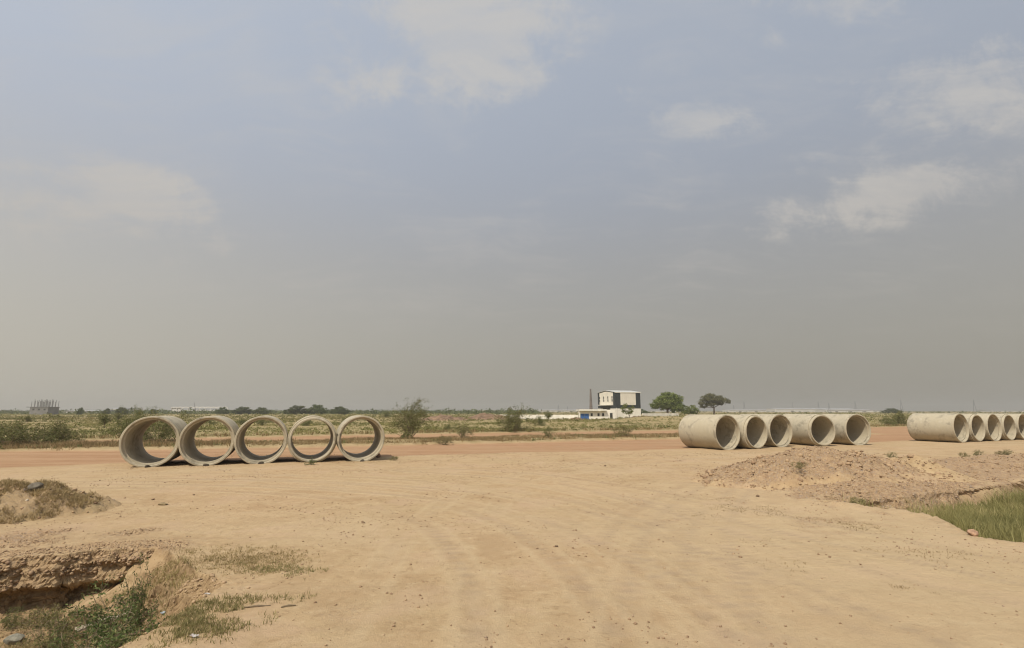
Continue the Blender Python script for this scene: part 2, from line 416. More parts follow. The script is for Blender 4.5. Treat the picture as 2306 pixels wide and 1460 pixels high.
PROF_S = np.array([0, .04, .10, .30, .50, .56, .62, .86, 1.0])
PROF_H = np.array([0, .015, .03, .085, .11, .02, -.17, -.16, .50])
PROF_Z = np.array([0, -.015, -.07, -.30, -.50, -.56, -.66, -.90, -1.0])
WALL_D = .50
TRACKS = []
def curve(pts, n=40):
    p = np.array(pts, float); t = np.linspace(0, 1, len(p)); s = np.linspace(0, 1, n)
    # smooth by interpolating twice
    q = np.stack([np.interp(s, t, p[:, 0]), np.interp(s, t, p[:, 1])], 1)
    for _ in range(6): q[1:-1] = (q[:-2] + 2 * q[1:-1] + q[2:]) / 4
    return [tuple(a) for a in q]
for pts in [
    [(1700, 1460), (1480, 1300), (1330, 1190), (1130, 1125), (820, 1095), (420, 1080), (0, 1082)],
    [(1980, 1460), (1620, 1290), (1400, 1180), (1150, 1110), (820, 1082), (420, 1070), (0, 1072)],
    [(1250, 1460), (1180, 1300), (1040, 1170), (800, 1110), (420, 1092), (100, 1092)],
    [(2300, 1440), (1900, 1300), (1600, 1180), (1380, 1110), (1150, 1075), (820, 1060)],
    [(1420, 1460), (1420, 1300), (1470, 1180), (1560, 1110), (1700, 1060), (1900, 1030), (2300, 1010)],
    [(1560, 1460), (1540, 1300), (1550, 1180), (1610, 1110), (1760, 1050), (2000, 1022), (2300, 1004)],
    [(0, 1065), (600, 1060), (1100, 1052), (1500, 1040), (1900, 1020), (2300, 1000)],
    [(0, 1058), (600, 1054), (1100, 1046), (1500, 1034), (1900, 1014), (2300, 995)],
    [(2306, 1330), (1960, 1260), (1700, 1190), (1500, 1130), (1300, 1085)],
    [(2306, 1400), (1980, 1310), (1720, 1230), (1500, 1160), (1250, 1105), (900, 1075)],
    [(1850, 1460), (1640, 1330), (1460, 1230), (1250, 1150), (960, 1105), (600, 1086), (200, 1084)],
    [(2306, 1290), (2020, 1235), (1760, 1180), (1500, 1120), (1200, 1072), (900, 1056)],
    [(900, 1460), (960, 1300), (1010, 1180), (1100, 1100), (1250, 1060), (1500, 1036)],
]:
    TRACKS.append(curve([gp(*p) for p in pts]))

def terrain(x, y, full=False):
    x = np.asarray(x, float); y = np.asarray(y, float)
    shp = x.shape; x = x.ravel(); y = y.ravel()
    z = .035 * fbm(x, y, 5.0, 3, 1) + .014 * fbm(x, y, .9, 3, 5)
    near = y < 30
    z[near] += .007 * fbm(x[near], y[near], .30, 3, 9) + .011 * np.clip(np.abs(fbm(x[near], y[near], .10, 2, 11)) - .22, 0, 1) * sstep(fbm(x[near], y[near], 2.4, 3, 12), -.25, .3) * 2
    rn, rf, r2n, r2f = lin(ROAD_N, x), lin(ROAD_F, x), lin(ROAD2_N, x), lin(ROAD2_F, x)
    wob = 1.5 * fbm(x, y, 6.0, 5, 21)
    wob2 = .55 * fbm(x, y, 1.3, 4, 25)
    road = sstep(y + wob, rn - .7, rn + 1.2) * (.80 + .20 * sstep(fbm(x, y, 7, 4, 23), -.4, .2)) * (1 - sstep(y + wob2, rf - .25, rf + .35))
    road2 = sstep(y + wob2, r2n - .2, r2n + .4) * (1 - sstep(y + wob2, r2f - .2, r2f + .4))
    median = sstep(y + wob2, rf - .1, rf + .5) * (1 - sstep(y + wob2, r2n - .5, r2n + .1))
    field = sstep(y + wob2, r2f - .1, r2f + .6)
    z += -.05 * (road + road2) + median * (.14 + .10 * fbm(x, y, 2.5, 3, 31))
    z += field * (.10 + .22 * fbm(x, y, 14, 4, 33) * sstep(y, r2f, r2f + 12))
    # spoil ridges in the field on the far left, low dunes before the works
    z += 1.0 * np.clip(fbm(x, y, 16, 4, 41) + .10, 0, 1) * np.exp(-((y - 112 - .05 * x) / 10) ** 2) * sstep(-x, 62, 80)
    z += 1.35 * np.exp(-((x - 32) / 13) ** 2 - ((y - 106) / 9) ** 2) + .7 * np.exp(-((x - 9) / 12) ** 2 - ((y - 84) / 6) ** 2)
    DXY = None
    grav = np.zeros_like(z); clay = np.zeros_like(z); track = np.zeros_like(z); pale = np.zeros_like(z)
    # berm on the far side of the right-hand ditch
    k = (x > 3) & (x < 60) & (y > 10) & (y < 45)
    if k.any():
        d, _, _ = pdist(x[k], y[k], [(10.5, 17.2), (13, 18.9), (17, 21.3), (24, 24.8), (40, 31)])
        b = np.exp(-(d / 2.1) ** 2)
        z[k] += b * (.36 + .20 * fbm(x[k], y[k], .8, 4, 51) + .05 * fbm(x[k], y[k], .22, 3, 52))
        grav[k] = np.maximum(grav[k], sstep(b + .25 * fbm(x[k], y[k], .7, 3, 53), .02, .30))
    k = (x > 7) & (x < 36) & (y > 8.5) & (y < 27)
    if k.any():
        xx, yy = x[k], y[k]; ins = inside(xx, yy, DITCH_POLY)
        jit = .12 * fbm(xx, yy, .6, 4, 61)
        d1, *d1g = pdist(xx, yy, DITCH_FAR); d2, _, _ = pdist(xx, yy, DITCH_NEAR)
        dep = np.minimum(.42 * sstep(d1 + .4 * jit, -.02, .34), .42 * sstep(d2 + jit, 0, .7)) * ins
        z[k] -= dep
        grav[k] = np.maximum(grav[k], ins * sstep(-d1, -.9, -.3) * .9)
        sw = np.clip(d1 / .34, 0, 1); und = sstep(fbm(xx, yy, 1.1, 3, 64), -.25, .15)
        offd = np.where(ins & (d2 > .25), -(.15 * und + .03) * sstep(sw, .12, .4) * (1 - sstep(sw, .7, 1.0)), 0)
        DXY = (k.copy(), d1g[0] * offd, d1g[1] * offd)
        field_d = ins * sstep(d2, .5, 1.4) * sstep(d1, .5, 1.0)
        field[k] = np.maximum(field[k], field_d)
        # crumbly lip before the ditch
        lip = (~ins) * np.exp(-(d2 / .35) ** 2)
        z[k] += lip * (.05 + .08 * fbm(xx, yy, .3, 3, 62)); grav[k] = np.maximum(grav[k], lip * .35)
    k = (x > -16) & (x < -2.6) & (y > 3) & (y < 12.5)
    dx = np.zeros_like(z); dy = np.zeros_like(z)
    if DXY is not None: dx[DXY[0]] += DXY[1]; dy[DXY[0]] += DXY[2]
    if k.any():
        xx, yy = x[k].copy(), y[k].copy(); ins = inside(xx, yy, PIT_POLY)
        jit = .10 * fbm(xx, yy, .45, 4, 71) + .03 * fbm(xx, yy, .12, 2, 72)
        d1, g1x, g1y = pdist(xx, yy, PIT_FAR); d2, _, _ = pdist(xx, yy, PIT_RIGHT)
        d1j = np.clip(d1 + jit * sstep(d1, 0, .05), 0, 99)
        s = np.clip(d1j / WALL_D, 0, 1)
        zf = np.where(s < 1, np.interp(s, PROF_S, PROF_Z), -1.0 - .16 * (d1j - WALL_D))
        slump = .13 * sstep(d2 + 2.2 * jit, .02, .08) + .15 * sstep(d2 + 2.4 * jit + .16 * fbm(xx, yy, .3, 3, 75), .34, .40)
        zr = -slump - .60 * np.clip(d2 - .05, 0, 99) + (.16 * fbm(xx, yy, .5, 4, 73) + .05 * fbm(xx, yy, .14, 3, 79)) * sstep(d2, .05, .3)
        onfar = zf > zr
        zz = np.maximum(zf, zr) * ins
        zz = np.maximum(zz, -1.45)
        zz += ins * sstep(d1, .5, .9) * (.10 * fbm(xx, yy, .7, 4, 74) + .03 * fbm(xx, yy, .15, 2, 76))
        z[k] += zz
        w = (ins & (s < 1) & onfar)
        off = np.where(w, np.interp(s, PROF_S, PROF_H) - d1j, 0)
        strat = .13 * fbm(xx * 1.1, zz * 4, .6, 4, 77) + .07 * fbm(xx * 1.5, zz * 2, .14, 3, 78) + .10 * fbm(xx * 3, zz * .6, .5, 3, 178)
        off = off + np.where(w, strat * sstep(s, .02, .2) * (1 - sstep(s, .85, 1)), 0)
        dx[k] = g1x * off; dy[k] = g1y * off
        wallm = w & (s > .03)
        grav[k] = np.maximum(grav[k], np.where(wallm, (1 - sstep(s, .48, .58)) * np.clip(.55 + .6 * fbm(xx * 1.5, zz * 6, .5, 3, 170), .15, .9), 0))
        clay[k] = np.where(ins, np.where(wallm, np.maximum(.45, sstep(s, .46, .56)), np.clip(sstep(d1, .3, .6) * .7, 0, 1)), 0)
        # gravelly edge above the cut
        e = (~ins) * (1 - sstep(d1 + .25 * jit, .1, 1.15)); grav[k] = np.maximum(grav[k], e * .6)
    # wheel tracks
    k = (y > 4) & (y < 45) & (np.abs(x) < 60)
    if k.any():
        xx, yy = x[k], y[k]; tr = np.zeros_like(xx); rz = np.zeros_like(xx); pl_ = np.zeros_like(xx)
        for i, c in enumerate(TRACKS):
            bx0 = min(p[0] for p in c) - 1.5; bx1 = max(p[0] for p in c) + 1.5; by0 = min(p[1] for p in c) - 1.5; by1 = max(p[1] for p in c) + 1.5
            q = (xx > bx0) & (xx < bx1) & (yy > by0) & (yy < by1)
            d, _, _ = pdist(xx[q], yy[q], c[::2])
            jj = .05 * fbm(xx[q], yy[q], .5, 2, 81 + i)
            a = np.exp(-((np.abs(d - .78) + jj) / .16) ** 2)
            pres = sstep(fbm(xx[q], yy[q], 3.5, 3, 90 + i), -.35, .15)
            rib = a * pres * (.62 + .38 * np.cos(d * 75))
            rim_ = np.exp(-((np.abs(d - .78) - .27) / .08) ** 2) * pres
            tr[q] = np.maximum(tr[q], rib * (1.0 if i % 3 else .35)); pl_[q] = np.maximum(pl_[q], np.maximum(rim_, rib * (0 if i % 3 else .9)))
            rz[q] -= .0035 * a * pres
            rz[q] += .004 * np.exp(-((np.abs(d - .78) - .26) / .07) ** 2) * pres
        track[k] = tr; z[k] += np.clip(rz, -.022, .016)
        pale[k] = np.maximum(pl_ * .65, .6 * sstep(fbm(xx, yy, 6, 4, 95) + .55 * sstep(xx, 0, 7) * (1 - sstep(yy, 16, 26)) - .15, .0, .6))
    # spread gravel before the left pit and round the heaps
    gl = np.exp(-((x + 9.5) / 3.6) ** 2 - ((y - 10.9) / 1.3) ** 2) * .72 + .95 * np.exp(-((x - 11) / 5) ** 2 - ((y - 17.0) / 2.6) ** 2)
    gl += .55 * np.exp(-((x + 2.2) / 1.6) ** 2 - ((y - 7.2) / 1.5) ** 2)
    grav = np.maximum(grav, np.clip(sstep(gl + .45 * fbm(x, y, 1.1, 4, 97), .35, .95), 0, 1) * (1 - clay))
    if not full: return z.reshape(shp)
    rr = np.clip(road + road2 * .9, 0, 1); ff = np.clip(field + median * .75, 0, 1)
    za = np.stack([rr, grav, ff, np.ones_like(z)], 1); zb = np.stack([track, clay, pale, np.ones_like(z)], 1)
    return z, dx, dy, za, zb
def tz(x, y): return float(terrain(np.array([x]), np.array([y]))[0])

def seg(a, b, n): return np.linspace(a, b, n, endpoint=False)
def geo(a, b, n, step0):
    # grow from step0 so that the sum is b - a
    lo, hi = 1.0001, 3.0
    for _ in range(60):
        q = (lo + hi) / 2
        if step0 * (q ** n - 1) / (q - 1) < b - a: lo = q
        else: hi = q
    return a + step0 * (np.power(q, np.arange(n)) - 1) / (q - 1)
xr = np.concatenate([seg(-9.6, -3.6, 230), seg(-3.6, 6, 115), seg(6, 14, 125), geo(14, 2700, 95, .08), [2700]])
xl = -geo(9.6, 2700, 95, .05)[1:][::-1]
xs = np.concatenate([[-2700], xl, xr])
ys = np.concatenate([-geo(3, 300, 14, .5)[1:][::-1] + 6.0 if False else np.array([-250, -120, -60, -30, -14, -6, -2, 0, 1.5, 3.0]), seg(3.6, 5.2, 14), seg(5.2, 7.6, 60), seg(7.6, 10.6, 185), seg(10.6, 19, 170), geo(19, 66, 160, .07), geo(66, 2700, 85, .6), [2700]])
X, Y = np.meshgrid(xs, ys)
z, ddx, ddy, za, zb = terrain(X, Y, True)
nx, ny = len(xs), len(ys)
V = np.stack([X.ravel() + ddx, Y.ravel() + ddy, z], 1)
idx = np.arange(nx * ny).reshape(ny, nx)
F = np.stack([idx[:-1, :-1].ravel(), idx[:-1, 1:].ravel(), idx[1:, 1:].ravel(), idx[1:, :-1].ravel()], 1)
crumb = np.clip(np.maximum(za[:, 1] * .8, zb[:, 1]), 0, 1) * (V[:, 1] < 32) * (V[:, 1] > 4)
V += np.random.default_rng(17).normal(0, 1, V.shape) * (crumb * np.where(V[:, 1] < 11, .011, .016))[:, None]
ground = mesh_np('ground', V, F, M_SOIL, smooth=True, attrs={'za': za, 'zb': zb})
ground.data.polygons.foreach_set('use_smooth', crumb[F].mean(1) < .3)
tag(ground, 'bare sandy ground with red graded road, pit and ditch', kind='structure')

# ------------------------------------------------------------------ heaps
HEAPS = []
M_HEAP = mat_plain('red_earth', (.185, .120, .076), .95, .4, .8)
def heap(name, label, cx, cy, rx, ry, h, rot=0.0, n=110, seed=0, grav=1.0, clayv=0.0, rough=.10, group=None, lobes=None, fieldv=0.0, mat=None):
    a = np.linspace(-1.25, 1.25, n); U, Vv = np.meshgrid(a, a); u = U.ravel(); v = Vv.ravel()
    c, s = math.cos(rot), math.sin(rot)
    lx = u * rx * c - v * ry * s; ly = u * rx * s + v * ry * c
    wx, wy = cx + lx, cy + ly
    rr = np.hypot(u, v) + .16 * fbm(wx, wy, max(rx, ry) * .45, 3, 200 + seed)
    prof = np.clip(1 - rr, -1, 1)
    hh = h * np.where(prof > 0, 1 - (1 - prof) ** 1.55, prof * 1.2)
    for (ax, ay, ar, ah) in (lobes or []):
        hh = np.maximum(hh, ah * (1 - (np.hypot(lx - ax, ly - ay) + .2 * fbm(wx, wy, .9, 3, 222 + seed)) / ar))
    hh = hh + np.where(prof > -.05, h * rough * fbm(wx, wy, max(.25, rx * .18), 4, 210 + seed) + .03 * fbm(wx, wy, .12, 2, 215 + seed) * min(1, h), 0)
    zt = terrain(wx, wy)
    zz = zt + np.where(hh > 0, hh, np.maximum(hh * .6, -.25)) - .015
    g = np.clip(grav * sstep(prof + .3 * fbm(wx, wy, .5, 3, 230 + seed), -.05, .25), 0, 1)
    za = np.stack([np.zeros_like(g), g, np.clip(fieldv * sstep(prof, -.05, .2), 0, 1), np.ones_like(g)], 1)
    zb = np.stack([np.zeros_like(g), np.full_like(g, clayv), np.zeros_like(g), np.ones_like(g)], 1)
    zz = zz + np.random.default_rng(seed).normal(0, .022 if n > 60 else .06, len(zz)) * sstep(prof, -.02, .15)
    i = np.arange(n * n).reshape(n, n)
    f = np.stack([i[:-1, :-1].ravel(), i[:-1, 1:].ravel(), i[1:, 1:].ravel(), i[1:, :-1].ravel()], 1)
    z0 = float(terrain(np.array([cx]), np.array([cy]))[0])
    o = mesh_np(name, np.stack([wx, wy, zz], 1), f, mat or M_SOIL, smooth=False, attrs={'za': za, 'zb': zb})
    tag(o, label, 'heap', group)
    HEAPS.append((np.array([wx, wy, zz]).T.reshape(n, n, 3)))
    return o
heap('gravel_heap', 'large pinkish gravel heap in front of the middle row of pipes', 10.5, 19.3, 3.9, 3.0, .93, .25, 150, 1, 1.0, lobes=[(2.6, -.4, 1.8, .55), (4.4, .3, 2.0, .42), (-1.6, -.9, 1.3, .5), (6.2, 1.2, 1.8, .32)])
heap('earth_heap', 'low earth heap with dry grass at the left edge above the pit', -12.7, 13.4, 2.35, 1.7, .74, .1, 120, 2, .45, .25, .22, lobes=[(-2.2, .1, 1.6, .62)], fieldv=.6)
for i, (u, v, Yd, w, h, lab) in enumerate([
        (995, 945, 128, 6.5, 1.5, 'wide reddish earth heap in the scrub right of the tall roadside bush'),
        (1062, 945, 136, 5, .9, 'small reddish earth heap midway between roadside bush and white compound wall'),
        (1097, 945, 142, 7, 1.9, 'reddish earth heap close to the left end of the white compound wall'),
        (1298, 948, 134, 2.2, .8, 'small red soil heap before the blue gate'),
        (1452, 945, 120, 6, 1.2, 'brownish earth heap overgrown with weeds right of the white works building')]):
    p = at(u, v, Yd); h *= .8
    heap('earth_heap', lab, p[0], Yd, w, w * .6, h, 0, 40, 10 + i, .25, .0, .45, mat=M_HEAP)

# ------------------------------------------------------------------ stones (uncountable gravel)
def ico():
    t = (1 + 5 ** .5) / 2
    v = np.array([(-1, t, 0), (1, t, 0), (-1, -t, 0), (1, -t, 0), (0, -1, t), (0, 1, t), (0, -1, -t), (0, 1, -t), (t, 0, -1), (t, 0, 1), (-t, 0, -1), (-t, 0, 1)], float)
    v /= np.linalg.norm(v[0])
    f = np.array([(0, 11, 5), (0, 5, 1), (0, 1, 7), (0, 7, 10), (0, 10, 11), (1, 5, 9), (5, 11, 4), (11, 10, 2), (10, 7, 6), (7, 1, 8), (3, 9, 4), (3, 4, 2), (3, 2, 6), (3, 6, 8), (3, 8, 9), (4, 9, 5), (2, 4, 11), (6, 2, 10), (8, 6, 7), (9, 8, 1)])
    return v, f
IV0, IF0 = ico()
OV = np.array([(1, 0, 0), (-1, 0, 0), (0, 1, 0), (0, -1, 0), (0, 0, 1), (0, 0, -1)], float)
OF = np.array([(0, 2, 4), (2, 1, 4), (1, 3, 4), (3, 0, 4), (2, 0, 5), (1, 2, 5), (3, 1, 5), (0, 3, 5)])
def stones(name, P, size, label, tint=None, sink=.3, parent=None, tiny=False):
    n = len(P); IV, IF = (OV, OF) if tiny else (IV0, IF0); nv = len(IV)
    v = IV[None] * (1 + .35 * (rng.random((n, nv, 1)) - .5)) * np.array([1, 1, .7]) * (.7 + .6 * rng.random((n, 1, 3)))
    a = rng.random(n) * 6.283; c, s = np.cos(a)[:, None], np.sin(a)[:, None]
    b = rng.normal(0, .5, n); cb, sb = np.cos(b)[:, None], np.sin(b)[:, None]
    x, y, z = v[..., 0], v[..., 1], v[..., 2]
    y, z = y * cb - z * sb, y * sb + z * cb
    x, y = x * c - y * s, x * s + y * c
    v = np.stack([x, y, z], -1) * size[:, None, None] + P[:, None, :]
    v[..., 2] += (size * (.5 - sink))[:, None]
    f = (IF[None] + nv * np.arange(n)[:, None, None]).reshape(-1, 3)
    t = rng.random(n) if tint is None else tint
    o = mesh_np(name, v.reshape(-1, 3), f, M_STONE, attrs={'tint': np.repeat(t, nv)})
    return tag(o, label, kind='stuff')
def heap_points(H, n, minup=.0):
    k = H.shape[0]; i = rng.integers(5, k - 5, n * 4); j = rng.integers(5, k - 5, n * 4)
    P = H[i, j] + rng.normal(0, .02, (len(i), 3)) * np.array([1, 1, 0])
    above = P[:, 2] - terrain(P[:, 0], P[:, 1])
    P = P[above > minup][:n]
    return P
P = heap_points(HEAPS[0], 6000, .0)
stones('gravel', P, .006 + .050 * rng.random(len(P)) ** 5, 'loose mixed gravel covering the large heap', tint=rng.random(len(P)) ** 1.2 * .72, tiny=True)
P = heap_points(HEAPS[0], 260, .05)
stones('clods', P, .035 + .075 * rng.random(len(P)) ** 2.5, 'larger clods and rubble lumps lying on the large gravel heap', tint=.15 + rng.random(len(P)) * .45, sink=.45)
P = heap_points(HEAPS[1], 700, .02)
stones('gravel', P, .010 + .045 * rng.random(len(P)) ** 3, 'loose gravel on the left earth heap')
# pit wall: take displaced ground vertices that are gravelly and steep
gm = za[:, 1].reshape(ny, nx); Vg = V.reshape(ny, nx, 3)
sel = np.argwhere((gm > .5) & (Vg[..., 0] < -4.0) & (Vg[..., 0] > -10.5) & (Vg[..., 1] < 10.9) & (Vg[..., 2] < -.03) & (Vg[..., 2] > -.62))
sel = sel[rng.choice(len(sel), min(len(sel), 1500), replace=False)]
P = Vg[sel[:, 0], sel[:, 1]] + rng.normal(0, .012, (len(sel), 3))
stones('gravel', P, .007 + .040 * rng.random(len(P)) ** 3.5, 'gravel layer exposed in the far wall of the pit', tint=rng.random(len(P)) * .7, sink=.6)
sel = np.argwhere((gm > .35) & (Vg[..., 1] < 24) & (Vg[..., 1] > 5) & (Vg[..., 2] > -.05) & (np.abs(Vg[..., 0]) < 26))
wt_ = (Vg[sel[:, 0], sel[:, 1], 1]); sel = sel[rng.choice(len(sel), 6000, replace=False)]
P = Vg[sel[:, 0], sel[:, 1]] + rng.normal(0, .02, (len(sel), 3)) * np.array([1, 1, 0])
stones('gravel', P, .006 + .020 * rng.random(len(P)) ** 3, 'scattered gravel on the sandy ground round pit, ditch and heaps', tint=rng.random(len(P)) * .75, tiny=True)
bx_ = rng.uniform(8, 36, 30000); by_ = rng.uniform(14, 30, 30000)
gk = terrain(bx_, by_, True); k = (gk[3][:, 1] > .35) & (gk[0] > -.2)
P = np.stack([bx_[k], by_[k], gk[0][k]], 1)
k = rng.random(len(P)) < np.clip(.6 + .9 * fbm(P[:, 0], P[:, 1], 1.2, 3, 303), .1, 1); P = P[k][:9000]
stones('gravel', P, .010 + .050 * rng.random(len(P)) ** 4, 'coarse gravel on the berm beyond the right ditch', tint=rng.random(len(P)) ** 1.2 * .85, tiny=True)
px_ = rng.uniform(-18, 22, 60000); py_ = 5.5 + 26 * rng.random(60000) ** 1.25
k = np.abs(px_) < py_ * 1.05
px_, py_ = px_[k], py_[k]; clump = fbm(px_, py_, 2.0, 3, 301)
k = rng.random(len(px_)) < np.clip(.06 + 1.3 * clump + .7 * fbm(px_, py_, .45, 2, 302), .02, 1); px_, py_ = px_[k], py_[k]
P = np.stack([px_, py_, terrain(px_, py_)], 1)
stones('pebbles', P, .004 + .020 * rng.random(len(P)) ** 5 + .0004 * P[:, 1], 'small pebbles and dirt crumbs strewn over the sandy forecourt', tint=rng.random(len(P)) ** 1.5 * .8, tiny=True)

# ------------------------------------------------------------------ single rocks and clods
def rock(name, label, cat, loc, size, col, seed, flat=.65, n_sub=2):
    r = np.random.default_rng(seed)
    import bmesh
    bm = bmesh.new(); bmesh.ops.create_icosphere(bm, subdivisions=n_sub + 1, radius=1)
    cuts = [(r.normal(size=3), .55 + .35 * r.random()) for _ in range(9)]
    for v in bm.verts:
        p = np.array(v.co)
        for nrm, d in cuts:
            nn_ = nrm / np.linalg.norm(nrm); q = p @ nn_
            if q > d: p = p - nn_ * (q - d) * .9
        p = p * (1 + .08 * float(fbm(np.array([p[0] * 3 + seed]), np.array([p[1] * 3 + p[2] * 2]), 1.0, 3, seed)[0]))
        v.co = Vector((p[0] * size[0], p[1] * size[1], p[2] * size[2]))
    me = bpy.data.meshes.new(name); bm.to_mesh(me); bm.free()
    me.materials.append(mat_plain(name + '_surface', col, .95, .35, 9.0))
    o = bpy.data.objects.new(name, me); C.objects.link(o); o.location = loc; o.rotation_euler = (0, 0, seed * 1.3)
    return tag(o, label, cat)
def on(u, v): x, y = gp(u, v); return (x, y, tz(x, y))
x, y, zz = on(95, 1452)
rock('stone', 'pale grey stone on the pit floor at the bottom edge', 'stone', (-7.75, 8.68, tz(-7.75, 8.68) + .04), (.15, .12, .09), (.21, .195, .15), 5)
rock('stone', 'orange rounded stone on the lip of the right ditch', 'stone', (9.32, 10.92, tz(9.3, 10.92) + .05), (.10, .09, .09), (.36, .225, .145), 6)
p = on(368, 1137); rock('clod', 'flat brown clod on the sand right of the earth heap', 'clod', (p[0], p[1], p[2] + .02), (.16, .10, .04), (.20, .15, .08), 7)
rock('stone', 'dark rough stone on top of the left earth heap', 'stone', (-11.95, 13.35, tz(-11.9, 13.45) + .60), (.17, .14, .12), (.15, .13, .10), 8)
p = on(850, 1030); rock('clod', 'brown earth clod beside the right end of the left pipe row', 'clod', (p[0], p[1], p[2] + .10), (.20, .16, .15), (.17, .10, .06), 9)
for i, (u, v, s, lab) in enumerate([(345, 1126 + 0, .07, 'small dark clod just behind the flat brown clod'), (436, 1116, .06, 'small dark clod on the sand below the second pipe'),
        (1253, 1236, .05, 'lone dark clod in the middle of the sandy forecourt'), (1363, 1049, .10, 'small dark clod on the sand between the two pipe rows'), (818, 1178, .06, 'dark clod on the sand below the fifth pipe'),
        (1706, 1120, .09, 'dark clod at the left foot of the large gravel heap')]):
    p = on(u, v); rock('clod', lab, 'clod', (p[0], p[1], p[2] + s * .22), (s * .75, s * .6, s * .4), (.17, .115, .07), 20 + i, n_sub=1)

# ------------------------------------------------------------------ concrete pipes
PD, PL, PW = 2.30, 3.35, .175
PR = PD / 2
def build_pipe(kind):
    """axis along local Y, near end at y=0, lying with its lowest line on z=0"""
    root = empty('concrete_pipe')
    lift = Matrix.Translation((0, 0, PR))
    RI = PR - PW
    bev = .018
    if kind == 'socket':                         # near end is the socket: recess inside the bore
        barrel = [(RI, .16), (RI, PL - .14), (RI, PL - .02), (RI + .02, PL), (PR - .10, PL), (PR - .085, PL - .02), (PR - .085, PL - .13), (PR - .07, PL - .145), (PR, PL - .15), (PR, .16)]
        rim = [(RI, .158), (RI + .075, .15), (RI + .085, .02), (RI + .10, .0), (PR - bev, 0), (PR, bev), (PR, .158)]
        inner, outer, nm = barrel, rim, 'socket_rim'
    else:                                        # near end is the spigot: a step on the outside
        barrel = [(RI, .15), (RI, PL - .16), (RI + .08, PL - .15), (RI + .09, PL - .01), (RI + .10, PL), (PR - bev, PL), (PR, PL - bev), (PR, .165), (PR - .012, .15)]
        rim = [(RI, .149), (RI, .02), (RI + .02, 0), (PR - .10, 0), (PR - .08, .02), (PR - .075, .13), (PR - .06, .149)]
        nm = 'spigot_rim'
    wob = lambda w, j: .004 * math.sin(3 * w + j) + .003 * math.sin(7 * w + 1.3 * j)
    # refine long runs so that the surface relief is not a perfect cylinder
    def refine(pr):
        out = []
        for a, b in zip(pr, pr[1:] + pr[:1]):
            m = max(1, int(abs(b[1] - a[1]) / .35))
            for t in range(m): out.append((a[0] + (b[0] - a[0]) * t / m, a[1] + (b[1] - a[1]) * t / m))
        return out
    for nm_, pr in (('barrel', refine(barrel)), (nm, rim)):
        mb = MB(); mb.lathe(pr, 80, wob=wob)
        o = mb.build(nm_, M_CONC, root, smooth=True); o.matrix_local = lift
        me = o.data
        try:
            me.set_sharp_from_angle(angle=R(38))
        except Exception: pass
    return root
proto = {k: build_pipe(k) for k in ('socket', 'spigot')}
used = set()
def place_pipe(kind, x, y, phi, label, group, roll=0.0, dz=0.0):
    if kind in used: o = copy_tree(proto[kind])
    else: o = proto[kind]; used.add(kind)
    z0 = min(tz(x, y), tz(x - .9 * math.sin(R(phi)) * PL, y + PL * .9))
    o.location = (x, y, z0 - .02 + dz); o.rotation_euler = (0, 0, R(phi))
    tag(o, label, 'concrete pipe', group)
    for ch in o.children:
        ch.matrix_local = Matrix.Translation((0, 0, PR)) @ Matrix.Rotation(roll, 4, 'Y')
    return o
GL = 'left row of concrete pipes'; GM = 'middle row of concrete pipes'; GR = 'far right row of concrete pipes'
rowd = R(17.0)
LP = []
for i, (kind, phi, off, lab) in enumerate([
        ('socket', 23.5, 0, 'leftmost pipe of the left row, a thorn bush seen through its bore'),
        ('socket', 23.5, 0, 'second pipe from the left in the left row, its deep left bore wall visible'),
        ('socket', 23.0, 0, 'third and middle pipe of the left row of five'),
        ('spigot', 22.0, 0, 'fourth pipe of the left row, seen nearly straight through'),
        ('socket', 20.5, 0, 'fifth and rightmost pipe of the left row, its shadow spreading to the right')]):
    d = 2.302 * i
    x, y = -16.40 + d * math.cos(rowd), 23.75 + d * math.sin(rowd) + off
    place_pipe(kind, x, y, phi, lab, GL, roll=1.1 * i); LP.append((x, y))
MP = []
for i, (kind, x, y, phi, lab) in enumerate([
        ('socket', 14.05, 34.0, 26.0, 'nearest pipe of the middle row, its whole stained barrel showing'),
        ('spigot', 16.35, 34.9, 26.5, 'second pipe of the middle row, with stepped outer rim'),
        ('socket', 18.75, 36.4, 24.0, 'third pipe of the middle row, its foot hidden by the gravel heap'),
        ('spigot', 22.15, 37.2, 13.0, 'fourth pipe of the middle row, turned out with a stepped rim'),
        ('socket', 25.4, 38.3, 13.5, 'last pipe at the right end of the middle row')]):
    place_pipe(kind, x, y, phi, lab, GM, roll=.7 + 1.3 * i); MP.append((x, y))
for i, (kind, lab) in enumerate([
        ('socket', 'first pipe of the far right row, resting against two pale blocks'), ('spigot', 'second pipe of the far right row, with stepped rim'),
        ('socket', 'third pipe of the far right row'), ('spigot', 'fourth pipe of the far right row, near the right picture edge'),
        ('socket', 'last pipe of the far right row, cut by the right picture edge'), ]):
    d = 2.47 * i
    place_pipe(kind, 35.9 + d * math.cos(R(24)), 41.7 + d * math.sin(R(24)), 25, lab, GR, roll=.3 + .9 * i)
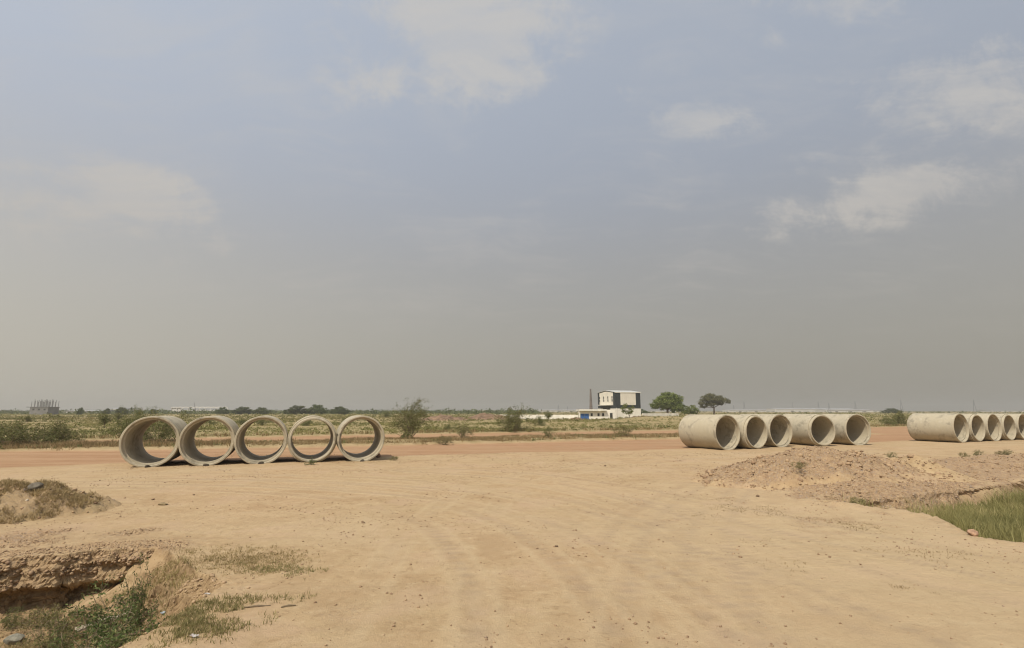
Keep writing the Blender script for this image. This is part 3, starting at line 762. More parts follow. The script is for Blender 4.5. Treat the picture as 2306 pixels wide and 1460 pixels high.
# blocks and wedges at the pipes
M_BLOCK = mat_plain('pale_block', (.50, .44, .34), .9, .2, 6)
for (u, v, s, lab) in [(2071, 986, .42, 'small pale block under the far end of the first far right pipe'), (2123, 991, .62, 'pale concrete block under the middle of the first far right pipe')]:
    x, y = gp(u, v); mb = MB()
    mb.box(-s / 2, s / 2, -.18, .18, -.02, s * .38).box(-s * .36, s * .36, -.16, .16, s * .38 - .002, s * .62)
    o = mb.build('concrete_block', M_BLOCK); o.location = (x, y, tz(x, y)); o.rotation_euler = (0, 0, .3); tag(o, lab, 'block', 'blocks under the far right pipes')
    bv = o.modifiers.new('bevel', 'BEVEL'); bv.width = .03; bv.segments = 2
for i, (x, y) in enumerate(LP):
    nm_ = ['leftmost', 'second', 'third', 'fourth', 'fifth'][i]
    rock('wedge_stone', f'dark wedge stone under the {nm_} pipe of the left row', 'stone', (x + .12, y - .12, tz(x, y - .12) + .03), (.16, .12, .09), (.075, .06, .045), 40 + i, n_sub=1)

# ------------------------------------------------------------------ vegetation helpers
def quads(cent, size, r, upbias=.0, aspect=.55, dirs=None):
    """leaf-sized faces: centres (N,3), size (N,), random orientation"""
    n = len(cent)
    a = r.normal(size=(n, 3)) if dirs is None else dirs + .6 * r.normal(size=(n, 3))
    a /= np.linalg.norm(a, axis=1)[:, None]
    b = r.normal(size=(n, 3)); b[:, 2] *= (1 - upbias); b = np.cross(a, b); b /= np.maximum(np.linalg.norm(b, axis=1), 1e-6)[:, None]
    a = a * size[:, None]; b = b * (size * aspect)[:, None]
    v = np.stack([cent - a, cent + b * .9 - a * .1, cent + a, cent - b * .9 + a * .1], 1).reshape(-1, 3)
    f = np.arange(4 * n).reshape(n, 4)
    return v, f

def shrub(name, seed, H, Wd, stems=16, leaves=3800, leaf=.05, leafmat=None, droop=.5, trunk=False, spray=5, base_r=.15, lower=.18):
    r = np.random.default_rng(seed); leafmat = leafmat or M_THORN
    root = empty(name); mb = MB(); cents = []; tang = []
    def limb(p, d, L, rad, lev):
        n = 7; pts = [np.array(p, float)]; d = np.array(d, float); d /= np.linalg.norm(d)
        for i in range(n):
            d = d + r.normal(0, .16, 3) + np.array((0, 0, -droop * .16 * (i / n)))
            d /= np.linalg.norm(d); pts.append(pts[-1] + d * L / n)
            if pts[-1][2] < .05: pts[-1][2] = .05
        rads = [max(rad * (1 - .8 * i / n), .004) for i in range(n + 1)]
        mb.tube(pts, rads, 5 if lev == 0 else 4, caps=False)
        start = lower if lev == 0 else .15
        for i in range(n):
            if i / n < start: continue
            m = 6 if lev else 4
            for _ in range(m):
                t = r.random(); c = pts[i] * (1 - t) + pts[i + 1] * t
                cents.append(c); tang.append(pts[i + 1] - pts[i])
        if lev < 2:
            for _ in range(spray if lev == 0 else 3):
                i = r.integers(2, n + 1); dd = d + r.normal(0, .75, 3) + np.array((0, 0, .15))
                limb(pts[i], dd, L * (.38 + .25 * r.random()), rads[i] * .7, lev + 1)
    if trunk:
        p0 = np.zeros(3); d = np.array((.08, 0, 1.0)); L = H * .30
        mb.tube([(0, 0, -.1), (.02, 0, L * .5), (.05, .02, L)], [base_r, base_r * .85, base_r * .75], 7)
        base = np.array((.05, .02, L)); Hs = H - L
    else: base = np.zeros(3); Hs = H
    for s in range(stems):
        a = 6.283 * (s + r.random()) / stems; lean = r.random() ** .7
        tx = math.cos(a) * Wd * .5 * lean; ty = math.sin(a) * Wd * .5 * lean
        h = Hs * (1.0 - .45 * lean * lean) * (.75 + .3 * r.random())
        d = np.array((tx, ty, h)); limb(base + np.array((math.cos(a), math.sin(a), 0)) * base_r * .5, d, np.linalg.norm(d) * 1.02, .03 * H / 2.2, 0)
    cents = np.array(cents); tang = np.array(tang)
    k = r.integers(0, len(cents), leaves)
    spread = leaf * 1.9
    c = cents[k] + r.normal(0, spread, (leaves, 3)); c[:, 2] = np.maximum(c[:, 2], .03)
    v, f = quads(c, leaf * (.6 + .8 * r.random(leaves)), r, .3, .42)
    tint = np.clip(r.random(leaves) * .9 + .12 * r.normal(size=leaves), 0, 1)
    mesh_np('foliage', v, f, leafmat, root, attrs={'tint': np.repeat(tint, 4)})
    mb.build('trunk' if trunk else 'stems', M_TWIG, root)
    return root

def put(o, x, y, sc=1.0, rz=0.0, label=None, group=None, cat='bush', sz=None, dz=0.0):
    o.location = (x, y, tz(x, y) - .03 + dz); o.rotation_euler = (0, 0, rz)
    o.scale = (sc, sc, sz if sz else sc)
    return tag(o, label, cat, group)

# ------------------------------------------------------------------ bushes along the road (far side)
b_tall = shrub('roadside_bush', 11, 2.9, 2.9, 13, 6500, .058, M_THORN, .2, False, 5, .10, .14)
x, y = gp(922, 990); put(b_tall, x, y, 1.02, .4, 'tall open bush standing alone on the median', None, 'bush', 1.0)
b_low = shrub('thorn_bush', 12, 1.75, 3.8, 18, 7500, .055, M_THORN, .7)
x, y = gp(1158, 974); put(b_low, x, y, 1.15, .9, 'dark round thorn bush in front of the white compound wall', None, 'bush', 1.25)
b_c = shrub('thorn_bush', 13, 1.9, 3.4, 15, 7000, .055, M_THORN, .8, base_r=.2)
x, y = gp(355, 1003); put(b_c, x, y, .98, 2.0, 'thorn bush seen through the bore of the leftmost pipe', None, 'bush', 1.02)
g_left = 'thorn bushes on the median at the left'
b_d = copy_tree(b_low); x, y = gp(132, 1004); put(b_d, x, y, .84, 3.2, 'spreading thorn bush on the median left of the first pipe', None, 'bush', .80)
b_e = copy_tree(b_c); x, y = gp(22, 1010); put(b_e, x, y, 1.2, 4.4, 'dense dark thorn bush at the left picture edge', None, 'bush', .88)
b_f = copy_tree(b_low); x, y = gp(-60, 1005); put(b_f, x, y, 1.05, .3, 'thorn bush cut off by the left picture edge', None, 'bush', .85)
b_s = shrub('small_shrub', 14, 1.3, 1.5, 9, 1800, .06, M_THORN, .2, True, 4, .05)
x, y = gp(233, 967); put(b_s, x, y, 1.25, 1.0, 'small dark shrub in the field left of the first pipe', None, 'shrub')
b_t = copy_tree(b_tall); x, y = gp(285, 1000); put(b_t, x, y, .60, 2.2, 'thin pale shrub just left of the first pipe', None, 'shrub', .8)
for (u, v, Yd, sc, rz, src, lab) in [
        (1235, 950, 118, 1.35, 1.3, b_s, 'dark shrub against the middle of the white compound wall'),
        (590, 962, 84, .55, 2.2, b_low, 'rounded green bush framed by the third pipe'),
        (545, 962, 88, .50, 1.2, b_low, 'green bush at the left side of the third pipe bore'),
        (690, 962, 82, .50, .2, b_c, 'low green bush framed by the fourth pipe'),
        (475, 962, 86, .50, 3.2, b_c, 'low green bush framed by the second pipe'),
        (780, 958, 92, .6, 3.9, b_low, 'low green bush framed by the fifth pipe'),
        (870, 935, 170, 1.0, 4.1, b_low, 'round dark bush in the field just right of the fifth pipe'),
        (1215, 966, 78, .6, 5.0, b_low, 'low pale bush right of the dark thorn bush'),
        (60, 958, 96, .9, .2, b_s, 'shrub in the field near the left picture edge'),
        (265, 952, 112, 1.1, .9, b_s, 'small shrub on the spoil ridge left of the first pipe'),
        (1010, 975, 64, .35, 1.9, b_low, 'low brown weed clump at the field edge right of the tall bush'),
        (2030, 945, 92, 1.0, 1.4, b_low, 'green bush between the middle and far right pipe rows'),
        (2000, 950, 84, .7, 2.7, b_c, 'small green bush just right of the last middle pipe'),
        ]:
    p = at(u, v, Yd); o = copy_tree(src); put(o, p[0], Yd, sc, rz, lab, None, 'bush')

# ------------------------------------------------------------------ trees
def tree(name, seed, H, Wd, trunk_h, lobes, leaves, leaf, leafmat, trunk_r, flat=False):
    r = np.random.default_rng(seed); root = empty(name); mb = MB()
    mb.tube([(0, 0, -.3), (.1, 0, trunk_h * .4), (.25, .1, trunk_h)], [trunk_r * 1.3, trunk_r, trunk_r * .85], 8)
    cs = []; ss = []; tn = []
    fork = np.array((.25, .1, trunk_h))
    for (lx, ly, lz, rx, ry, rz) in lobes:
        c0 = np.array((lx, ly, lz)); mid = (fork + c0) / 2 + np.array((r.normal(0, .3), r.normal(0, .3), -.25))
        mb.tube([fork - np.array((0, 0, .2)), mid, c0 + np.array((0, 0, -.3 * rz))], [trunk_r * .5, trunk_r * .32, trunk_r * .14], 6)
        for _ in range(7):
            e = r.normal(size=3); e /= np.linalg.norm(e); tip = c0 + e * np.array((rx, ry, rz)) * .85
            mb.tube([c0 + np.array((0, 0, -.3 * rz)), (c0 + tip) / 2 + r.normal(0, .2, 3), tip], [trunk_r * .12, trunk_r * .07, .02], 4, caps=False)
        n = int(leaves * rx * ry * rz / sum(q[3] * q[4] * q[5] for q in lobes))
        ncl = max(8, n // 60)
        e = r.normal(size=(ncl, 3)); e /= np.linalg.norm(e, axis=1)[:, None]
        if flat: e[:, 2] = np.where(e[:, 2] < -.2, e[:, 2] * .3, e[:, 2])
        rad = .45 + .6 * r.random(ncl) ** .6
        cc = c0 + e * rad[:, None] * np.array((rx, ry, rz))
        k = r.integers(0, ncl, n); cl = .28 * min(rx, rz) ** .5 * (.5 + r.random(ncl))
        c = cc[k] + r.normal(size=(n, 3)) * cl[k][:, None] * np.array((1, 1, .6))
        cs.append(c); ss.append(leaf * (.6 + .8 * r.random(n))); tn.append(np.clip(.35 * r.random(ncl)[k] + .5 * r.random(n), 0, 1))
    c = np.concatenate(cs); v, f = quads(c, np.concatenate(ss), r, .2, .6)
    mesh_np('crown', v, f, leafmat, root, attrs={'tint': np.repeat(np.concatenate(tn), 4)})
    mb.build('trunk', M_BARK, root)
    return root
t1 = tree('broadleaf_tree', 31, 11, 17, 3.2, [(-3.6, 0, 5.6, 3.8, 3.5, 2.6), (.2, 0, 8.2, 4.6, 4.0, 3.0), (4.2, .5, 7.0, 3.6, 3.4, 3.4), (3.4, -1.6, 3.9, 3.0, 2.6, 2.2), (-1.4, -1.8, 6.6, 3.4, 2.8, 2.8), (6.4, 0, 4.2, 2.4, 2.4, 2.2), (-6.2, .4, 4.6, 2.0, 2.0, 1.5)], 22000, .31, M_TREE, .55)
p = at(1503, 936, 245); put(t1, p[0], 245, .95, 0, 'big rounded green tree beyond the middle pipe row', None, 'tree')
t2 = tree('acacia_tree', 32, 12, 19, 4.2, [(0, 0, 8.6, 6.6, 5.0, 3.4), (-5.2, .5, 6.6, 4.0, 3.2, 2.6), (5.4, -.5, 7.2, 4.6, 3.2, 2.5), (-2.2, -1, 5.8, 3.6, 2.4, 1.8), (3.6, 0, 6.2, 3.4, 2.4, 1.6), (-6.5, 0, 4.6, 2.4, 2.0, 1.5)], 17000, .28, M_ACACIA, .42, True)
p = at(1608, 931, 300); put(t2, p[0], 300, 1.0, .2, 'flat topped acacia tree right of the big round tree', None, 'tree')
t3 = tree('broadleaf_tree', 33, 5, 8, 1.0, [(-1.6, 0, 2.6, 2.4, 2, 1.7), (1.6, 0, 2.9, 2.4, 2, 1.8), (3.2, .2, 1.9, 1.8, 1.8, 1.3), (0, 0, 1.6, 2.8, 2, 1.3)], 5000, .2, M_TREE, .25)
p = at(1551, 935, 240); put(t3, p[0], 240, 1.0, 0, 'low bushy tree between the big round tree and the acacia', None, 'tree')
sap = tree('sapling', 34, 4.4, 3.6, 1.1, [(-1.0, 0, 2.5, .8, .7, .6), (-.7, 0, 3.3, .7, .6, .6), (.9, 0, 2.6, .7, .6, .7), (.2, 0, 1.8, .9, .7, .5), (1.3, .1, 3.0, .4, .4, .4)], 950, .13, M_TREE, .06)
p = at(1416, 941, 128); put(sap, p[0], 128, 1.0, 0, 'young sapling standing before the white base of the works building', None, 'tree')

# clumps of trees along the skyline
clump = tree('thicket', 35, 6, 16, .8, [(-6, 0, 2.4, 3.2, 3, 2.0), (-2.5, 0, 3.2, 3.4, 3, 2.4), (1.5, 0, 3.5, 3.4, 3, 2.5), (5.5, 0, 2.6, 3.4, 3, 2.1), (0, -1, 1.6, 6.5, 2.5, 1.5)], 8000, .26, M_FARVEG, .2)
first = True
for (u, Yd, sc, sz, lab) in [
        (590, 330, .95, .74, 'dark thicket on the skyline above the third pipe'), (668, 300, .9, .88, 'tall dark thicket on the skyline left of the fourth pipe'),
        (715, 300, 1.05, .94, 'tall dark thicket on the skyline above the fourth pipe'), (768, 310, 1.05, .80, 'dark thicket on the skyline above the fifth pipe'),
        (545, 330, .9, .8, 'lower thicket on the skyline between second and third pipe'), (275, 290, .75, .68, 'dark thicket below the pale sheds on the left skyline'),
        (240, 300, .45, .6, 'small round thicket left of the dark thicket below the sheds'), (180, 260, .38, .62, 'single dark bush before the long pale shed on the left'),
        (345, 330, .35, .55, 'small bush on the skyline left of the first pipe top'), (500, 330, .55, .75, 'thicket on the skyline right of the pale steel frame'),
        (2010, 420, .9, .7, 'faint thicket on the skyline right of the middle pipes'), (1440, 330, .8, .55, 'low thicket between the works building and the round tree')]:
    o = clump if first else copy_tree(clump); first = False
    p = at(u, 930, Yd); put(o, p[0], Yd, sc, u * .1, lab, None, 'thicket', sz)

# far belt of trees that reads as one mass
def belt(name, label, n, Y0, Y1, xfun, hmin, hmax, leaf, per, mat, seed, dens=None):
    r = np.random.default_rng(seed)
    yy = r.uniform(Y0, Y1, n); xx = xfun(r, yy)
    if dens is not None:
        k = dens(xx, yy) > r.random(n); xx, yy = xx[k], yy[k]
    n = len(xx); hh = (hmin + (hmax - hmin) * r.random(n) ** 1.5) * (.75 + .6 * np.clip(fbm(xx, yy, 10, 3, 242), -.6, 1))
    zz = terrain(xx, yy)
    c = np.repeat(np.stack([xx, yy, zz], 1), per, 0)
    hr = np.repeat(hh, per); e = r.normal(size=(n * per, 3)); e /= np.linalg.norm(e, axis=1)[:, None]
    e[:, 2] = np.abs(e[:, 2]); rad = r.random(n * per) ** .5
    c = c + e * (rad * hr)[:, None] * np.array((1.1, 1.1, 1.0))
    v, f = quads(c, hr * leaf * (.6 + .8 * r.random(n * per)), r, .3, .6)
    zone = np.clip(.48 + .85 * fbm(xx, yy, 7 + .06 * Y0, 4, 240) + .5 * fbm(xx, yy, 40, 3, 241), 0, 1) if name == 'scrub' else r.random(n)
    t = np.clip(np.repeat(zone * .8 + .2 * r.random(n), per) * .85 + .2 * r.random(n * per), 0, 1)
    o = mesh_np(name, v, f, mat, attrs={'tint': np.repeat(t, 4)})
    return tag(o, label, kind='stuff')
belt('far_woodland', 'belt of dark green scrub woodland along the skyline', 3600, 330, 1000, lambda r, y: r.uniform(-1.12, .05, len(y)) * y, 2.0, 4.4, .22, 26, M_FARVEG, 51)
belt('far_woodland', 'thin belt of scrub trees along the right skyline', 900, 420, 1300, lambda r, y: r.uniform(.05, 1.12, len(y)) * y, 1.0, 2.6, .22, 22, M_FARVEG, 52)

# ------------------------------------------------------------------ field scrub and grass (nobody could count it)
def field_dens(x, y):
    d = .62 + 1.25 * fbm(x, y, 11, 4, 61)
    bare = np.clip(fbm(x, y, 16, 4, 41) + .10, 0, 1) * np.exp(-((y - 112 - .05 * x) / 10) ** 2) * sstep(-x, 62, 80)
    gap = np.exp(-((x - 62) / 14) ** 2 - ((y - 96) / 16) ** 2)
    return np.clip(d, .12, 1) * (1 - sstep(bare, .1, .3)) * (1 - .9 * gap) * (y > lin(ROAD2_F, x) + .6)
def nearfield(r, y): return r.uniform(-1.12, 1.12, len(y)) * y
belt('scrub', 'low yellow green scrub and grass in the near part of the field', 27500, 45, 115, nearfield, .16, .50, .26, 15, M_SCRUB, 61, field_dens)
belt('scrub', 'low green scrub in the middle of the field', 15000, 110, 210, nearfield, .3, .8, .28, 13, M_SCRUB, 62, field_dens)
belt('scrub', 'green scrub in the far part of the field', 10000, 200, 480, nearfield, .5, 1.3, .28, 13, M_SCRUB, 63, lambda x, y: np.clip(.7 + .8 * fbm(x, y, 30, 3, 66), .2, 1))
belt('scrub', 'darker bushes scattered through the field', 900, 72, 320, nearfield, .5, 1.35, .17, 46, M_THORN, 64, lambda x, y: np.clip(.35 + 1.6 * fbm(x, y, 22, 3, 67), 0, 1) * (y > lin(ROAD2_F, x) + 3) * (np.abs(x - 38) > 26))

def blades(name, label, X, Y, h, w, mat, seed, lean=.45, per=1, Z=None, tint=None, spread=.03):
    r = np.random.default_rng(seed); n = len(X) * per
    X = np.repeat(X, per) + r.normal(0, spread, n); Y = np.repeat(Y, per) + r.normal(0, spread, n)
    Z = terrain(X, Y) if Z is None else np.repeat(Z, per)
    h = np.repeat(h, per) * (.5 + .7 * r.random(n))
    a = r.random(n) * 6.283; l = lean * r.random(n) ** .7 * h * 1.3
    dxy = np.stack([np.cos(a), np.sin(a)], 1); b = r.random(n) * 6.283; wv = np.stack([np.cos(b), np.sin(b), np.zeros(n)], 1) * (w * (.6 + .8 * r.random(n)))[:, None]
    base = np.stack([X, Y, Z - .01], 1)
    mid = base + np.stack([dxy[:, 0] * l * .35, dxy[:, 1] * l * .35, h * .55], 1)
    tip = base + np.stack([dxy[:, 0] * l, dxy[:, 1] * l, np.sqrt(np.maximum(h * h - .5 * l * l, .1 * h * h))], 1)
    v = np.stack([base - wv, base + wv, mid + wv * .8, mid - wv * .8, tip], 1)
    i = np.arange(n)[:, None] * 5
    f = np.concatenate([i + np.array([[0, 1, 2]]), i + np.array([[0, 2, 3]]), i + np.array([[3, 2, 4]])], 0)
    t = (np.repeat(tint, per) if tint is not None else r.random(n)); t = np.clip(t + .2 * (r.random(n) - .5), 0, 1)
    o = mesh_np(name, v.reshape(-1, 3), f, mat, attrs={'tint': np.repeat(t, 5)})
    return tag(o, label, kind='stuff')
def sample(n, x0, x1, y0, y1, dens, seed):
    r = np.random.default_rng(seed); X = r.uniform(x0, x1, n); Y = r.uniform(y0, y1, n)
    k = np.clip(dens(X, Y), 0, 1) > r.random(n); return X[k], Y[k]

# median strip: dry weeds and dead grass
def med_dens(x, y):
    rf, rn = lin(ROAD_F, x), lin(ROAD2_N, x)
    c = sstep(y, rf - .05, rf + .9) * (1 - sstep(y, rn - .3, rn + .15))
    return c * np.clip(.75 + 1.1 * fbm(x, y, 2.0, 4, 71) + .45 * sstep(-x, 15, 28), 0, 1)
mx, my = sample(60000, -42, 30, 28, 60, med_dens, 72)
hh = np.clip(.16 + .26 * np.clip(fbm(mx, my, 2.6, 3, 73), 0, 1) + .16 * sstep(-mx, 16, 28) , .08, .6) * (.35 + .65 * sstep(my, lin(ROAD_F, mx), lin(ROAD_F, mx) + 1.2))
blades('dry_grass', 'dry grass and weeds on the median strip between the two red roads', mx, my, hh, .014, M_DRY, 74, .6, 5, spread=.10, tint=np.random.default_rng(75).random(len(mx)) * .85)
mx, my = sample(7000, -42, 30, 28, 60, lambda x, y: med_dens(x, y) * np.clip(fbm(x, y, 3, 3, 76) * 2.2 + .1 + .5 * sstep(-x, 18, 30), 0, 1), 77)
blades('green_weeds', 'green weeds among the dry grass of the median strip', mx, my, np.full(len(mx), .24), .018, M_WEED, 78, .7, 5, spread=.12)
# verge of the field
def verge(x, y):
    d = y - lin(ROAD2_F, x); return np.exp(-((d - 1.4) / 1.3) ** 2) * (d > .3) * np.clip(.6 + fbm(x, y, 3, 3, 79), 0, 1)
mx, my = sample(60000, -50, 70, 38, 90, verge, 80)
blades('dry_grass', 'brown dry grass verge where the field meets the far road', mx, my, np.full(len(mx), .38), .022, M_DRY, 81, .6, 4, spread=.14, tint=np.random.default_rng(82).random(len(mx)) * .7)

# near grass patches
def ell(cx, cy, rx, ry, rot=0.0):
    c, s = math.cos(rot), math.sin(rot)
    return lambda x, y: np.clip(1.25 - np.hypot(((x - cx) * c + (y - cy) * s) / rx, (-(x - cx) * s + (y - cy) * c) / ry), 0, 1)
d1 = ell(-4.75, 9.35, 1.35, .75, -.25)
X1, Y1 = sample(9000, -6.6, -2.6, 8.0, 10.4, lambda x, y: d1(x, y) * np.clip(.65 + 1.1 * fbm(x, y, .5, 3, 83), 0, 1), 84)
blades('dry_grass', 'patch of short dry grass on the ground right of the pit', X1, Y1, np.full(len(X1), .050), .0035, M_DRY, 85, 1.0, 5, tint=np.random.default_rng(86).random(len(X1)) * .8, spread=.03)
d2 = ell(-3.75, 8.75, .85, .30, -.35)
X1, Y1 = sample(4000, -5.2, -2.3, 7.8, 9.8, lambda x, y: d2(x, y) * np.clip(.5 + 1.4 * fbm(x, y, .35, 3, 87), 0, 1), 88)
blades('green_grass', 'fringe of green grass at the right end of the dry patch', X1, Y1, np.full(len(X1), .055), .004, M_GREEN, 89, .9, 5, spread=.03)
d3 = ell(-3.75, 6.75, .75, .80, .2); d4 = ell(-3.05, 7.35, .40, .25, .3)
X1, Y1 = sample(9000, -4.4, -2.0, 5.2, 8.2, lambda x, y: np.maximum(d3(x, y), .7 * d4(x, y)) * np.clip(.6 + 1.3 * fbm(x, y, .4, 3, 90), 0, 1), 91)
blades('green_grass', 'patch of green grass on the near rim right of the pit', X1, Y1, np.full(len(X1), .070), .004, M_GREEN, 92, .8, 5, spread=.03)
# grass on the left heap
H1 = HEAPS[1]; r9 = np.random.default_rng(93)
i, j = r9.integers(0, H1.shape[0], 14000), r9.integers(0, H1.shape[0], 14000); P = H1[i, j]
ab = P[:, 2] - terrain(P[:, 0], P[:, 1]); k = (ab > .0) & (fbm(P[:, 0], P[:, 1], .9, 3, 94) > -.28); P = P[k]
blades('dry_grass', 'dry tufted grass growing on the left earth heap', P[:, 0], P[:, 1], np.full(len(P), .12), .005, M_DRY, 95, .9, 4, Z=P[:, 2], tint=.35 + r9.random(len(P)) * .6, spread=.02)
# pit floor
X1, Y1 = sample(7000, -10.5, -5.0, 7.0, 9.5, lambda x, y: inside(x, y, PIT_POLY) * np.clip(.35 + 1.3 * fbm(x, y, .6, 3, 96), 0, 1) * (pdist(x, y, PIT_FAR)[0] > .62), 97)
blades('dry_grass', 'dry grass on the floor of the pit', X1, Y1, np.full(len(X1), .10), .004, M_DRY, 98, .8, 5, tint=np.random.default_rng(99).random(len(X1)), spread=.03)
# right ditch: tall soft green grass
def ditchd(x, y):
    a = inside(x, y, DITCH_POLY) * sstep(pdist(x, y, DITCH_FAR)[0], .25, .6) * sstep(pdist(x, y, DITCH_NEAR)[0], .10, .35)
    return a * np.clip(.85 + .9 * fbm(x, y, 1.2, 3, 101), .05, 1)
X1, Y1 = sample(30000, 8.6, 27, 9.3, 22, ditchd, 102)
blades('green_grass', 'tall soft green grass filling the ditch on the right', X1, Y1, (.42 + .36 * np.clip(fbm(X1, Y1, 1.5, 3, 103), -.5, 1)) * (.85 + .15 * sstep(X1, 9.5, 12.5)), .006, M_DITCH, 104, .75, 5, spread=.06, tint=np.clip(.35 + .9 * fbm(X1, Y1, .9, 3, 161) + .25 * np.random.default_rng(162).random(len(X1)), 0, 1))
# sparse dry tufts on the sand at the right and round the heap
def sparse(x, y):
    return np.clip(2.6 * fbm(x, y, 1.5, 4, 105) - .55, 0, 1) * sstep(x, 3.2, 6.5) * (~inside(x, y, DITCH_POLY))
X1, Y1 = sample(16000, 3, 13, 6.5, 15.5, sparse, 106)
blades('dry_grass', 'sparse dry grass tufts on the sand before the right ditch', X1, Y1, np.full(len(X1), .045), .004, M_DRY, 107, 1.2, 4, tint=np.random.default_rng(108).random(len(X1)) * .6, spread=.04)
X1, Y1 = sample(9000, -13, 14, 10, 29, lambda x, y: np.clip(2.4 * fbm(x, y, 2.2, 4, 109) - .95, 0, 1), 110)
blades('dry_grass', 'thin dry grass wisps on the open sand', X1, Y1, np.full(len(X1), .04), .005, M_DRY, 111, 1.2, 4, tint=np.random.default_rng(112).random(len(X1)) * .5, spread=.05)
X1, Y1 = sample(5000, 10, 36, 15, 36, lambda x, y: np.clip(2.2 * fbm(x, y, 2.0, 4, 113) - .5, 0, 1) * np.exp(-((y - 11.4 - .52 * x) / 2.2) ** 2), 114)
blades('dry_grass', 'dry grass on the gravel berm beyond the ditch', X1, Y1, np.full(len(X1), .10), .007, M_DRY, 115, .9, 5, spread=.06)

# weeds: single plants
def weed(name, seed, H, Wd, stems, leaves, leaf, mat):
    return shrub(name, seed, H, Wd, stems, leaves, leaf, mat, .3, False, 3, .03, .15)
w_g = weed('leafy_weed', 121, .62, .95, 13, 2600, .024, M_WEED)
w_y = weed('pit_shrub', 122, .5, .85, 13, 1700, .022, M_SCRUB)
w_d = weed('pit_shrub', 123, .7, .75, 12, 2200, .022, M_THORN)
def putw(o, x, y, sc, rz, lab, cat='weed', sz=None): return put(o, x, y, sc, rz, lab, None, cat, sz)
putw(w_g, -5.80, 7.98, 1.05, 0, 'bright green leafy weed in the pit near the bottom edge')
o = copy_tree(w_g); putw(o, -5.25, 7.35, .95, 2, 'green leafy weed on the slope at the very bottom of the pit')
o = copy_tree(w_g); putw(o, -5.72, 8.35, .42, 4, 'upright green weed stalk at the foot of the sandy slope', sz=1.05)
putw(w_y, -7.72, 9.10, .60, 1, 'yellow green shrub under the pit wall')
o = copy_tree(w_y); putw(o, -7.20, 9.12, .55, 2.4, 'yellow shrub growing in front of the dark hollow of the pit wall')
putw(w_d, -7.15, 8.62, .62, .3, 'dark grey green shrub in the middle of the pit')
o = copy_tree(w_d); putw(o, -6.75, 8.35, .50, 1.9, 'dark shrub beside the bright green weed in the pit')
o = copy_tree(w_d); putw(o, -8.2, 9.1, .4, 3.1, 'small brown shrub at the left below the pit wall')
for (u, v, sc, rz, src, lab) in [(2008, 1036, .5, 1, w_d, 'small dark weed on the berm left of the far right pipes'), (2205, 1034, .5, 2, w_d, 'low dark weed on the berm below the far right pipes'), (2170, 1030, .5, 3, w_y, 'pale dry weed on the berm below the far right row'),
        (2255, 1026, .5, .4, w_y, 'dry weed on the berm near the right picture edge'), (2272, 1034, .42, 2.6, w_d, 'small green weed at the right picture edge on the berm'),
        (1765, 1068, .42, 1.4, w_y, 'small weed growing on the front of the large gravel heap'), (1000, 1002, 1.3, .2, w_y, 'brown weed clump on the median right of the tall bush'), (1040, 990, 1.5, .5, w_d, 'dark dry weed on the median right of the tall bush'),
        (1408, 988, 1.9, 1.2, w_y, 'brown round weed on the median near the road junction'), (1235, 990, 1.2, 2.2, w_d, 'small dark weed on the median below the white wall'), (888, 1037, .45, .7, w_y, 'dry tuft on the sand right of the fifth pipe'),
        (700, 1048, .4, 1.7, w_g, 'green tuft on the ground under the fourth pipe'), (1930, 1135, .5, .2, w_y, 'small weed at the left tip of the ditch')]:
    x, y = gp(u, v); o = copy_tree(src); dz = .0
    if 1700 < u < 1800 and v == 1068:
        x, y = 9.2, 16.9; dz = .42
    put(o, x, y, sc, rz, lab, None, 'weed', dz=dz)

# ------------------------------------------------------------------ litter
def mat_litter(name, a, b):
    m, T, bs, out = new_mat(name); p = T.n('ShaderNodeTexCoord').outputs['Object']
    setc(T, bs, T.mix(T.smooth(T.noise(p, 22, 2, .5), .45, .55), a, b)); bs.inputs['Roughness'].default_value = .5; return m
M_LIT1 = mat_litter('wrapper_film', (.36, .40, .42), (.20, .31, .40)); M_LIT2 = mat_litter('white_film', (.44, .41, .37), (.34, .29, .28))
def wrapper(label, x, y, s, mat, seed, dz=.02):
    r = np.random.default_rng(seed); n = 7; a = np.linspace(-1, 1, n); U, Vv = np.meshgrid(a, a)
    zf = .35 * fbm(U + seed, Vv, .7, 2, seed)
    v = np.stack([U * s, Vv * s * .45, zf * s + dz], -1).reshape(-1, 3); v2 = v.copy(); v2[:, 2] -= .004
    i = np.arange(n * n).reshape(n, n); f = np.stack([i[:-1, :-1].ravel(), i[:-1, 1:].ravel(), i[1:, 1:].ravel(), i[1:, :-1].ravel()], 1)
    o = mesh_np('plastic_wrapper', np.concatenate([v, v2]), np.concatenate([f, f[:, ::-1] + n * n]), mat, smooth=True)
    o.location = (x, y, tz(x, y)); o.rotation_euler = (0, 0, r.random() * 3); return tag(o, label, 'litter')
wrapper('crumpled pale blue plastic wrapper on the slope right of the pit', -5.2, 8.25, .07, M_LIT1, 131)
wrapper('small white plastic scrap above the blue wrapper', -4.85, 8.55, .05, M_LIT2, 132)
wrapper('white plastic scrap at the cracked edge of the pit', -4.22, 7.62, .04, M_LIT2, 133)
wrapper('crumpled pale packet lying in the near green grass', -3.55, 6.22, .05, M_LIT2, 134, .03)
mb = MB(); mb.box(-.42, .42, -.07, .07, -.012, .012); o = mb.build('wooden_board', mat_plain('old_board', (.30, .25, .18), .8, .25, 5)); o.location = (-6.35, 8.75, tz(-6.35, 8.75) + .05); o.rotation_euler = (.1, -.15, .75)
tag(o, 'thin weathered board lying on the floor of the pit', 'board')
